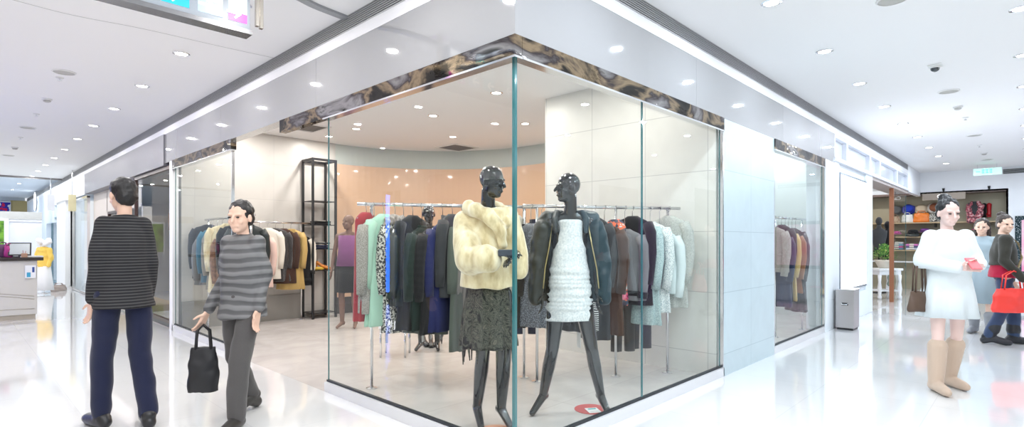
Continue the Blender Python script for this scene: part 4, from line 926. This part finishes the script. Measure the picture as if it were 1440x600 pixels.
J = default_pose(1.64, .12, .95); o = D(1381, 7.75)
t = thing('person', 'person in a pale blue grey coat just right of the woman in white', 'person', (o.x, o.y, 0), FACE_CAM-.8)
mb, V, H, R = figure(J, ((0, -.02, 1.53), 0, .1), slim=.95); mb.build('body', SKIN, t, remesh=.0075, sm=3); hairpiece(H, R, HAIR, t, 'long'); eyes(H, R, t)
q = F('blue_grey_coat', (.36, .45, .50)); top(V, t, q, .95, .98, 1.05, 'coat')
MB().loft([(1.05, 0, 0, .16, .125, 0), (.85, 0, 0, .19, .15, .03), (.45, 0, 0, .235, .19, .06)], 48, 0, 6, 2).build('coat_skirt', q, t, smooth=True); shoes(V, t, mat('grey_boot', (.25, .26, .28), .5), boot=.5)

# ================================================================== HAT STORE
KW = mat('shelf_oak', (.48, .36, .22), .5)
HY0, HY1 = -1.70, 2.6
def shelf(label, z, m=KW, d=.42):
    t = thing('wall_shelf', label, 'shelf', (EX+.55-d, HY0, z)); MB().box(0, d, 0, HY1-HY0, -.03, 0).build('board', m, t, bevel=.003)
    for y in (.3, 1.4, 2.5, 3.6): MB().box(.06, d, y, y+.02, -.14, -.03).build('bracket', BLACKM, t)
    return t
Z1, Z2, Z3 = 1.86, 1.47, 1.10
shelf('oak shelf holding the upper row of bags in the hat display', Z1); shelf('oak shelf holding the lower row of hats in the hat display', Z2); shelf('white counter shelf below the rows of hats', .78, WHITE, .50); shelf('oak shelf holding folded coloured shirts in the hat display', Z3)
def hat(label, px, z, m, brim=.13, r=.10, h=.12, kind='hat', x=EX+.30, m2=None):
    p = U(px, 300, 'x', x); t = thing(kind, label, 'hat', (x, p.y, z), random.uniform(-.4, .4))
    if brim: MB().lathe([(r*.9, .004), (brim, 0), (brim+.006, .006), (r*.95, .02)], n=28).build('brim', m2 or m, t, smooth=True)
    MB().lathe([(r, .008), (r*1.02, .03), (r*.95, h*.7), (r*.75, h*.95), (r*.3, h), (.001, h)], n=28).build('crown', m, t, smooth=True); MB().lathe([(r*1.03, .012), (r*1.04, .035), (r*1.0, .04)], n=28).build('hat_band', m2 or BLACKM, t, smooth=True); return t
def cm(n, c): return F(n, c)
def bagx(label, px, z, m, wd, ht, x=EX+.28):
    p = U(px, 300, 'x', x); return handbag(label, (x, p.y, z), PI/2, m, wd, ht, .14, .06)
# stands for the top row of hats: pegs on the wall
def peg_hat(label, px, z, m, brim, r, h, m2=None):
    p = U(px, 285, 'x', EX+.42); t = thing('display_hat', label, 'hat', (EX+.52, p.y, z))
    M = Matrix.Rotation(-PI/2+.35, 4, 'Y')
    MB().lathe([(r*.9, .004), (brim, 0), (brim+.006, .006), (r*.95, .02)], n=28).xf(M).build('brim', m2 or m, t, smooth=True)
    MB().lathe([(r, .008), (r*1.02, .03), (r*.95, h*.7), (r*.75, h*.95), (r*.3, h), (.001, h)], n=28).xf(M).build('crown', m, t, smooth=True)
    MB().cyl((-.02, 0, .02), (.03, 0, .02), .012, n=8).build('peg', CHROME, t); return t
peg_hat('bright blue bucket hat on the display wall above the white bag', 1277, 2.24, cm('cobalt', (.02, .05, .45)), .16, .13, .12)
peg_hat('round beige hat on the display wall above the orange bag', 1295, 2.24, cm('straw', (.70, .58, .42)), .16, .12, .08)
peg_hat('rust brown hat with white trim on the display wall', 1314, 2.26, cm('rustfelt', (.28, .10, .05)), .17, .12, .10, cm('offwhite', (.75, .72, .68)))
peg_hat('black hat high on the display wall behind the woman in white', 1334, 2.26, f_black, .18, .13, .12)
peg_hat('grey felt hat seen through the glass left of the blue one', 1260, 2.22, f_grey, .15, .12, .10)
bagx('white handbag under the blue bucket hat', 1276, Z1, cm('white_bag', (.75, .75, .73)), .26, .22)
bagx('large bright orange handbag on the upper shelf', 1296, Z1, mat('orange_bag', (.78, .20, .02), .4), .36, .26)
bagx('grey patterned handbag right of the orange one', 1314, Z1, f_leo, .24, .22)
bagx('small tan patterned bag behind the glass at the left of the upper shelf', 1259, Z1, patt('tan_pattern', [(.4, (.35, .15, .10)), (.6, (.62, .50, .35))], 30, bump=0), .22, .18)
hat('magenta cap behind the glass on the lower shelf', 1260, Z2+.07, mat('magenta_felt', (.80, .06, .45), .7), .15, .11, .08)
hat('black wide hat standing on the lower shelf beside the magenta cap', 1284, Z2+.08, f_black, .18, .12, .12)
hat('purple bowler hat on the lower shelf', 1301, Z2+.12, mat('purple_felt', (.16, .04, .24), .6), .15, .11, .10)
hat('cream beret hat in front of the purple bowler', 1304, Z2, cm('creamf', (.72, .60, .42)), .14, .11, .08, x=EX+.18)
hat('cream and brown hat on the lower shelf left of the woman head', 1321, Z2+.1, cm('creamf2', (.70, .62, .52)), .17, .11, .07)
hat('white cap on the lower shelf right of the woman in white', 1362, Z2+.03, cm('whitef', (.78, .78, .8)), .16, .11, .08)
hat('hot pink felt hat on top of a pale blue one', 1377, Z2+.17, mat('hotpink_felt', (.85, .04, .35), .7), .15, .11, .10)
hat('pale blue hat under the hot pink felt hat', 1377, Z2+.03, mat('paleblue_felt', (.40, .62, .75), .7), .15, .12, .09)
hat('white hat with brown trim in front of the pale blue one', 1381, Z2, cm('whitef', (.78, .78, .8)), .15, .12, .10, x=EX+.18, m2=f_brown)
hat('navy and white hat on the lower shelf beside the white cap', 1368, Z2, f_navy, .15, .11, .07, x=EX+.16, m2=cm('whitef', (.78, .78, .8)))
bagx('black handbag on the lower shelf under the black hat', 1283, Z2-.0, f_leather, .30, .09, x=EX+.16)
# scarf on a bust, gloves on the wall
p = U(1371, 300, 'x', EX+.3); t = thing('scarf_bust', 'bust wrapped in a long red and grey patterned scarf', 'scarf display', (EX+.3, p.y, Z1+.02))
sc_m = patt('red_scarf', [(.38, (.06, .06, .07)), (.5, (.45, .07, .10)), (.62, (.70, .45, .45))], 20, bump=.5)
MB().lathe([(.05, 0), (.05, .02), (.10, .05), (.17, .2), (.15, .34), (.06, .42), (.05, .5)], n=20).build('bust', f_char, t, smooth=True)
q = MB(); 
for s in (-1, 1): q.chain([(0, s*.06, .46), (-.06, s*.12, .36), (-.14, s*.10, .20), (-.14, s*.07, .0)], [.05, .07, .07, .08])
q.build('scarf', sc_m, t, remesh=.02, sm=2, disp=(.03, 20))
for px, m, lb in ((1384, f_black, 'black long glove hanging on the display wall'), (1391, mat('red_leather', (.55, .02, .03), .4), 'red long glove hanging at the right of the display wall')):
    p = U(px, 295, 'x', EX+.50); t = thing('glove', lb, 'glove', (EX+.50, p.y, 1.95)); q = MB()
    q.chain([(0, 0, .34), (0, 0, .15), (0, 0, .10)], [.05, .042, .046])
    for k in (-.03, -.01, .01, .03): q.cap((0, k, .09), (0, k*1.25, .02), .011, .009)
    q.cap((0, .04, .12), (0, .065, .07), .012, .01); q.build('glove_body', m, t, remesh=.008, sm=2); MB().lathe([(.052, .33), (.054, .35), (.05, .36)], n=16).build('cuff', m, t, smooth=True)
def shirt_stack(px, label, cols, z, x=EX+.3):
    p = U(px, 340, 'x', x)
    for i, c in enumerate(cols):
        t = thing('folded_shirt', label % (('bottom', 'second from bottom', 'third from bottom', 'top')[i if i < len(cols)-1 else 3]), 'shirt', (x, p.y, z+i*.055)); m = F('shirt_%d%d' % (px, i), c)
        MB().box(-.13, .13, -.15, .15, .002, .053).build('folds', m, t, bevel=.015); MB().box(-.15, -.12, -.05, .05, .02, .06).build('collar', f_white, t, bevel=.006)
shirt_stack(1262, 'coloured folded shirt behind the wooden post, %s of its pile', [(.05, .25, .45), (.6, .05, .3), (.15, .45, .65), (.7, .7, .75)], Z3)
shirt_stack(1247, 'coloured folded shirt left of the wooden post, %s of its pile', [(.7, .6, .1), (.1, .4, .5), (.7, .2, .2), (.5, .7, .8)], Z3)
shirt_stack(1283, 'folded shirt beside the pane edge, %s of its pile', [(.6, .65, .75), (.1, .1, .2), (.65, .2, .5)], Z3)
def bust(px, dx, lb, m, z=.78):
    p = U(px, 320, 'x', EX+dx); t = thing('dress_form', lb, 'dress form', (EX+dx, p.y, 0))
    MB().lathe([(.15, 0), (.15, .02), (.02, .04), (.02, z)], n=20).build('stand', BLACKM, t); MB().loft([(z, 0, 0, .10, .13), (z+.2, 0, 0, .09, .12), (z+.45, 0, 0, .11, .17), (z+.60, 0, 0, .09, .18), (z+.68, 0, 0, .05, .06), (z+.76, 0, 0, .045, .045)], 24).build('torso', m, t, smooth=True)
    MB().ell((0, 0, z+.86), (.09, .075, .11)).build('head', m, t, smooth=True)
bust(1236, -1.6, 'dark dress form inside the hat store, left of the wooden post', f_char, 1.0); bust(1248, -1.2, 'black dress form just left of the wooden post', f_black, .9)
# store name on the header and little spotlights
t = thing('shop_sign', 'small brown name board with white script on top of the hat display', 'sign', (EX-.02, U(1327, 270, 'x', EX).y, 2.52))
MB().box(-.03, .02, -.45, .45, -.08, .10).build('sign_board', mat('sign_taupe', (.40, .33, .27), .5), t, bevel=.004); text('Caro', .13, (-.032, .0, -.03), (PI/2, 0, -PI/2), WL, 'lettering', t)
for px in (1327, 1391): 
    p = U(px, 265, 'x', EX-.02); t = thing('spotlight', 'tiny black spotlight above the hat display, %s' % ('over the name board' if px < 1350 else 'near its right corner'), 'spotlight', (EX-.03, p.y, 2.66)); MB().cyl((0, 0, 0), (-.02, 0, .08), .018, .03, 12).build('spot_head', BLACKM, t); MB().box(-.01, .03, -.015, .015, -.02, .01).build('mount', BLACKM, t)
# table and plant
q = D(1243, 12.6); t = thing('console_table', 'white carved table under the potted plant in the hat store', 'table', (q.x, q.y, 0), FACE_CAM+.1)
MB().box(-.30, .30, -.22, .22, .66, .71).build('table_top', WHITE, t, bevel=.008); MB().box(-.27, .27, -.19, .19, .56, .66).build('apron', WHITE, t, bevel=.004)
for x in (-.25, .25):
    for y in (-.17, .17): MB().lathe([(.04, 0), (.045, .06), (.03, .10), (.045, .25), (.028, .40), (.04, .56)], (x, y, 0), 14).build('leg', WHITE, t, smooth=True)
q2 = MB().lathe([(.03, .30), (.06, .35), (.03, .42), (.05, .50), (.03, .56)], (0, -.17, 0), 14).build('carved_ornament', F('green_grey_carving', (.25, .32, .28)), t, smooth=True); MB().box(-.25, .25, -.18, .18, .18, .21).build('shelf', WHITE, t, bevel=.004)
t = thing('potted_plant', 'leafy green and yellow plant in a pale bowl on the white table', 'plant', (q.x, q.y, .71), 0)
MB().lathe([(.10, 0), (.11, .01), (.17, .14), (.19, .19), (.17, .19), (.16, .16)], n=28).build('bowl', mat('pale_pot', (.70, .64, .55), .5), t, smooth=True)
lf = MB(); rr = random.Random(3)
for i in range(260):
    a = rr.uniform(0, 2*PI); e = rr.uniform(.05, 1.5); R_ = rr.uniform(.12, .28); c = Vector((math.cos(a)*math.cos(e)*R_, math.sin(a)*math.cos(e)*R_, .20+math.sin(e)*R_*1.25)); s = rr.uniform(.03, .05)
    d = (c-Vector((0, 0, .15))).normalized(); sd = d.cross(Vector((0, 0, 1))).normalized()*s*.45; up = sd.cross(d).normalized()*s*.15
    v = [lf.bm.verts.new(k) for k in (c, c+d*s*.6+sd+up, c+d*s*1.3, c+d*s*.6-sd+up)]; lf.bm.faces.new(v)
lf.build('foliage', patt('leaf_green', [(.40, (.05, .20, .04)), (.55, (.20, .42, .08)), (.70, (.70, .68, .25))], 14, bump=0), t, kind='stuff')
st = MB()
for i in range(9): a = i*.7; st.tube([(0, 0, .15), (math.cos(a)*.08, math.sin(a)*.08, .28), (math.cos(a)*.15, math.sin(a)*.15, .38)], .004, 6)
st.build('stems', mat('stem_green', (.12, .22, .06), .6), t, smooth=True)

# ================================================================== LEFT SIDE
CRM = mat('cream_counter', (.62, .60, .55), .35)
t = thing('service_counter', 'cream counter with a dark top and wavy grooves at the left edge', 'counter', (-3.6, 10.2, 0))
MB().box(0, 2.34, 0, .65, .08, 1.0).build('front_panel', CRM, t, bevel=.004); MB().box(0, 2.32, .02, .63, 0, .08).build('plinth', mat('tan_plinth', (.45, .40, .32), .5), t)
MB().box(-.0, 2.42, -.04, .70, 1.0, 1.055).build('countertop', mat('dark_top', (.03, .022, .02), .25), t, bevel=.005)
for z, a in ((.42, .05), (.36, .06), (.16, .02)):
    pts = [(x*.1, -.003, z+a*math.sin(x*.35+z*5)) for x in range(0, 24)]; MB().tube(pts, .004, 6).build('groove', mat('groove_tan', (.38, .34, .27), .6), t, smooth=True)
def at_counter(px, dy=.3): return U(px, 360, 'y', 10.2+dy).x
t = thing('monitor', 'dark framed point of sale screen tilted on the counter', 'monitor', (at_counter(27), 10.42, 1.055), -.15)
MB().box(-.15, .15, -.012, .012, .03, .26).xf(Matrix.Rotation(-.25, 4, 'X')).build('bezel', BLACKM, t, bevel=.004); MB().box(-.13, .13, -.015, -.012, .05, .24).xf(Matrix.Rotation(-.25, 4, 'X')).build('screen', mat('grey_screen', (.38, .42, .42), .2, emit=.25), t)
MB().box(-.09, .09, -.03, .12, 0, .02).build('base', BLACKM, t, bevel=.003); MB().box(-.02, .02, .02, .06, .01, .12).build('neck', BLACKM, t)
t = thing('keyboard', 'white keyboard at the right end of the counter', 'keyboard', (at_counter(44), 10.4, 1.055)); MB().box(-.15, .15, -.06, .06, 0, .02).build('case', WPL, t, bevel=.004)
q = MB()
for i in range(10):
    for j in range(3): q.box(-.14+i*.028, -.117+i*.028, -.05+j*.034, -.022+j*.034, .02, .026)
q.build('keys', WPL, t)
handbag('magenta bag lying on the counter left of the screen', (at_counter(12), 10.5, 1.055), .1, mat('magenta_bag', (.40, .03, .20), .5), .12, .20, .1, .04)
handbag('dark purple bag at the left edge on the counter', (at_counter(4), 10.6, 1.055), .1, mat('plum_bag', (.10, .03, .10), .5), .20, .22, .12, .04)
t = thing('tissue_box', 'small tan box with pens beside the screen', 'box', (at_counter(33), 10.35, 1.055)); MB().box(-.04, .04, -.03, .03, 0, .07).build('carton', mat('tan_box', (.55, .33, .22), .6), t, bevel=.004); q = MB(); q.cyl((-.01, 0, .05), (-.02, 0, .12), .004, n=6).cyl((.01, 0, .05), (.02, 0, .11), .004, n=6); q.build('pens', mat('pen_red', (.4, .1, .1), .4), t)
t = thing('display_card', 'clear holder with a white and blue card fixed on the counter front', 'card', (U(43, 382, 'y', 10.17).x, 10.17, .80)); MB().box(-.07, .07, -.004, .02, -.10, .12).build('holder', PAPER, t, bevel=.003); MB().box(-.05, .0, -.007, -.004, -.08, .0).build('blue_print', mat('blue_ink', (.05, .35, .55), .5), t); MB().box(.02, .05, -.007, -.004, .0, .09).build('navy_print', mat('navy_ink', (.03, .08, .3), .5), t)
# white kiosk wall behind
xa, xb = U(9, 330, 'y', 21.0).x, -.25
struct('wall_kiosk', MB().box(xa, xb, 21.0, 21.2, 0, 2.0), mat('lilac_white', (.80, .80, .87), .4)); struct('wall_kiosk_frieze', MB().box(xa-3, xb, 20.95, 21.25, 2.04, 2.28), mat('stone_frieze', (.52, .50, .47), .6, bump=(8, .3, .02))); struct('trim_23', MB().box(xa, xb, 20.97, 21.22, 1.97, 2.04), WHITE)
t = thing('picture_panel', 'green leafy picture in a white frame at the left edge behind the counter', 'picture', (xa, 20.9, 0)); MB().box(-2.0, .05, -.0, .06, .9, 2.05).build('frame', WHITE, t, bevel=.01); MB().box(-1.95, -.06, -.01, .0, .95, 1.98).build('picture', patt('hedge', [(.35, (.02, .10, .01)), (.65, (.22, .45, .05))], 5), t)
# far banner and shop
t = thing('far_shop_panel', 'golden brown shop panel high at the far end of the left corridor', 'panel', (0, 30.2, 0)); a, b = U(15, 297, 'y', 30.2).x, U(39, 297, 'y', 30.2).x
MB().box(a, b, 0, .1, 2.65, 3.15).build('panel', mat('golden_tan', (.50, .40, .18), .5), t); MB().box(a, b, -.05, .1, 2.45, 2.65).build('lower_band', mat('dark_tan', (.22, .13, .04), .5), t)
t = thing('banner', 'red blue and white banner at the far left end', 'banner', (0, 30.1, 0)); a2 = U(-5, 297, 'y', 30.1).x
MB().box(a2, a, 0, .04, 2.45, 3.05).build('cloth', patt('red_blue', [(.38, (.75, .75, .8)), (.5, (.03, .03, .35)), (.62, (.65, .02, .08))], 3.5, interp='CONSTANT', bump=0), t); MB().cyl((a2, .02, 3.07), (a, .02, 3.07), .02, n=8).build('pole', CHROME, t)
p = U(50, 283, 'x', -.02); t = thing('wall_light', 'round white glowing disc on the pale facade at the far left', 'light', (-.02, p.y, p.z), 0)
MB().lathe([(.34, 0), (.34, .03)], n=32).xf(Matrix.Rotation(-PI/2, 4, 'Y')).build('disc', mat('disc_white', (1, 1, 1), emit=1.5), t); MB().lathe([(.36, -.01), (.38, .015), (.36, .02)], n=32).xf(Matrix.Rotation(-PI/2, 4, 'Y')).build('rim', WHITE, t)
# columns and hanging boxes
t = thing('column', 'square white column beside the far left window', 'column', (0, 17.0, 0)); MB().box(-.12, .1, 0, 1.7, .08, 2.5).build('shaft', WHITE, t, bevel=.01); MB().box(-.16, .1, -.04, 1.74, 2.46, 2.62).build('capital', WHITE, t, bevel=.01); MB().box(-.14, .1, -.02, 1.72, 0, .08).build('base', WHITE, t)
def fin(px0, px1, y, z0, z1, m, label):
    a = U(px0, 290, 'y', y).x; b = U(px1, 290, 'y', y).x; t = thing('hanging_sign', label, 'sign', (0, y, 0)); MB().box(a, b, -.02, .02, z0, z1).build('panel', m, t, bevel=.004)
    MB().cyl(((a+b)/2, 0, z1), ((a+b)/2, 0, CZ), .012, n=8).build('rod', CHROME, t)
fin(96, 107, 15.8, 2.12, 2.55, mat('pale_gold', (.66, .60, .38), .5), 'pale gold hanging sign board before the white column'); fin(66, 77, 18.4, 2.24, 2.70, mat('grey_white_stripe', (.66, .68, .72), .5), 'pale grey striped hanging sign left of the white column')
q = U(93, 398, 'y', 16.8); handbag('brown and white striped bag lying at the foot of the white column', (-.28, 16.75, 0), .2, patt('brown_stripe', [(.45, (.10, .03, .03)), (.55, (.80, .72, .66))], 14, 'wave', interp='CONSTANT', bump=0), .34, .16, .16, .05)
# yellow jacket form
q = D(62, 13.9); t = thing('dress_form', 'white dress form with a yellow jacket near the counter end', 'dress form', (q.x, q.y, 0), FACE_CAM)
MB().lathe([(.14, 0), (.14, .02), (.015, .03), (.015, .5)], n=20).build('stand', CHROME, t); MB().loft([(.08, 0, 0, .22, .18), (.4, 0, 0, .18, .15), (.7, 0, 0, .15, .11)], 30, .04, 6).build('white_skirt', F('white_cloth', (.82, .82, .84)), t, smooth=True)
mb = MB(); mb.loft([(.66, 0, 0, .15, .11), (.9, 0, 0, .13, .10), (1.12, 0, 0, .15, .10), (1.2, 0, 0, .07, .07)], 24)
for s in (-1, 1): mb.chain([(s*.14, 0, 1.13), (s*.20, -.02, .9), (s*.17, -.05, .72)], [.055, .05, .045])
mb.build('yellow_jacket', F('yellow_cloth', (.85, .58, .12)), t, remesh=.014, sm=3, disp=(.02, 12)); MB().cap((0, 0, 1.18), (0, 0, 1.26), .04, .04).build('neck', WPL, t, smooth=True)
mb = MB(); rr = random.Random(5)
for i in range(7): a = i*.9; mb.ell((math.cos(a)*.13, math.sin(a)*.06, 1.32+.05*math.sin(a*2)), .065, 10, 8)
mb.build('white_flowers', F('white_petal', (.85, .84, .86)), t, remesh=.02, sm=1)
# things in the neighbouring shop windows: dark coats
PF, yF = rack('dark clothes rail inside the dark framed neighbour window', (.9, 8.0), (.9, 9.4), 1.62, (.05, .95))
for i, (u, m, lb) in enumerate(((.1, f_char, 'charcoal coat nearest in the dark framed window'), (.3, f_grey, 'grey coat second in the dark framed window'), (.5, f_black, 'black coat in the middle of the dark framed window'), (.7, f_navy, 'navy coat fourth in the dark framed window'), (.9, f_olive, 'grey green coat farthest in the dark framed window'))):
    hang(PF, yF, u, math.radians(-30), dict(kind='coat', label=lb, cat='coat', m=m, L=.95, seed=200+i))
PG, yG = rack('clothes rail behind the far left shop window', (.7, 15.2), (.7, 16.6), 1.6, (.05, .95))
for i, (u, m, lb) in enumerate(((.1, f_char, 'charcoal coat nearest in the far left window'), (.4, f_tweed, 'tweed coat in the middle of the far left window'), (.7, f_olive, 'grey green coat deepest in the far left window'))):
    hang(PG, yG, u, math.radians(-20), dict(kind='coat', label=lb, cat='coat', m=m, L=.95, seed=220+i))

p = U(548, 459, 'x', .022); t = thing('window_lettering', 'small white letters low on the left glass pane', 'lettering', p)
text('TAI J', .075, (0, 0, 0), (PI/2, 0, -PI/2), WHITE, 'letters', t, .001)
bpy.data.scenes.remove(TMP)
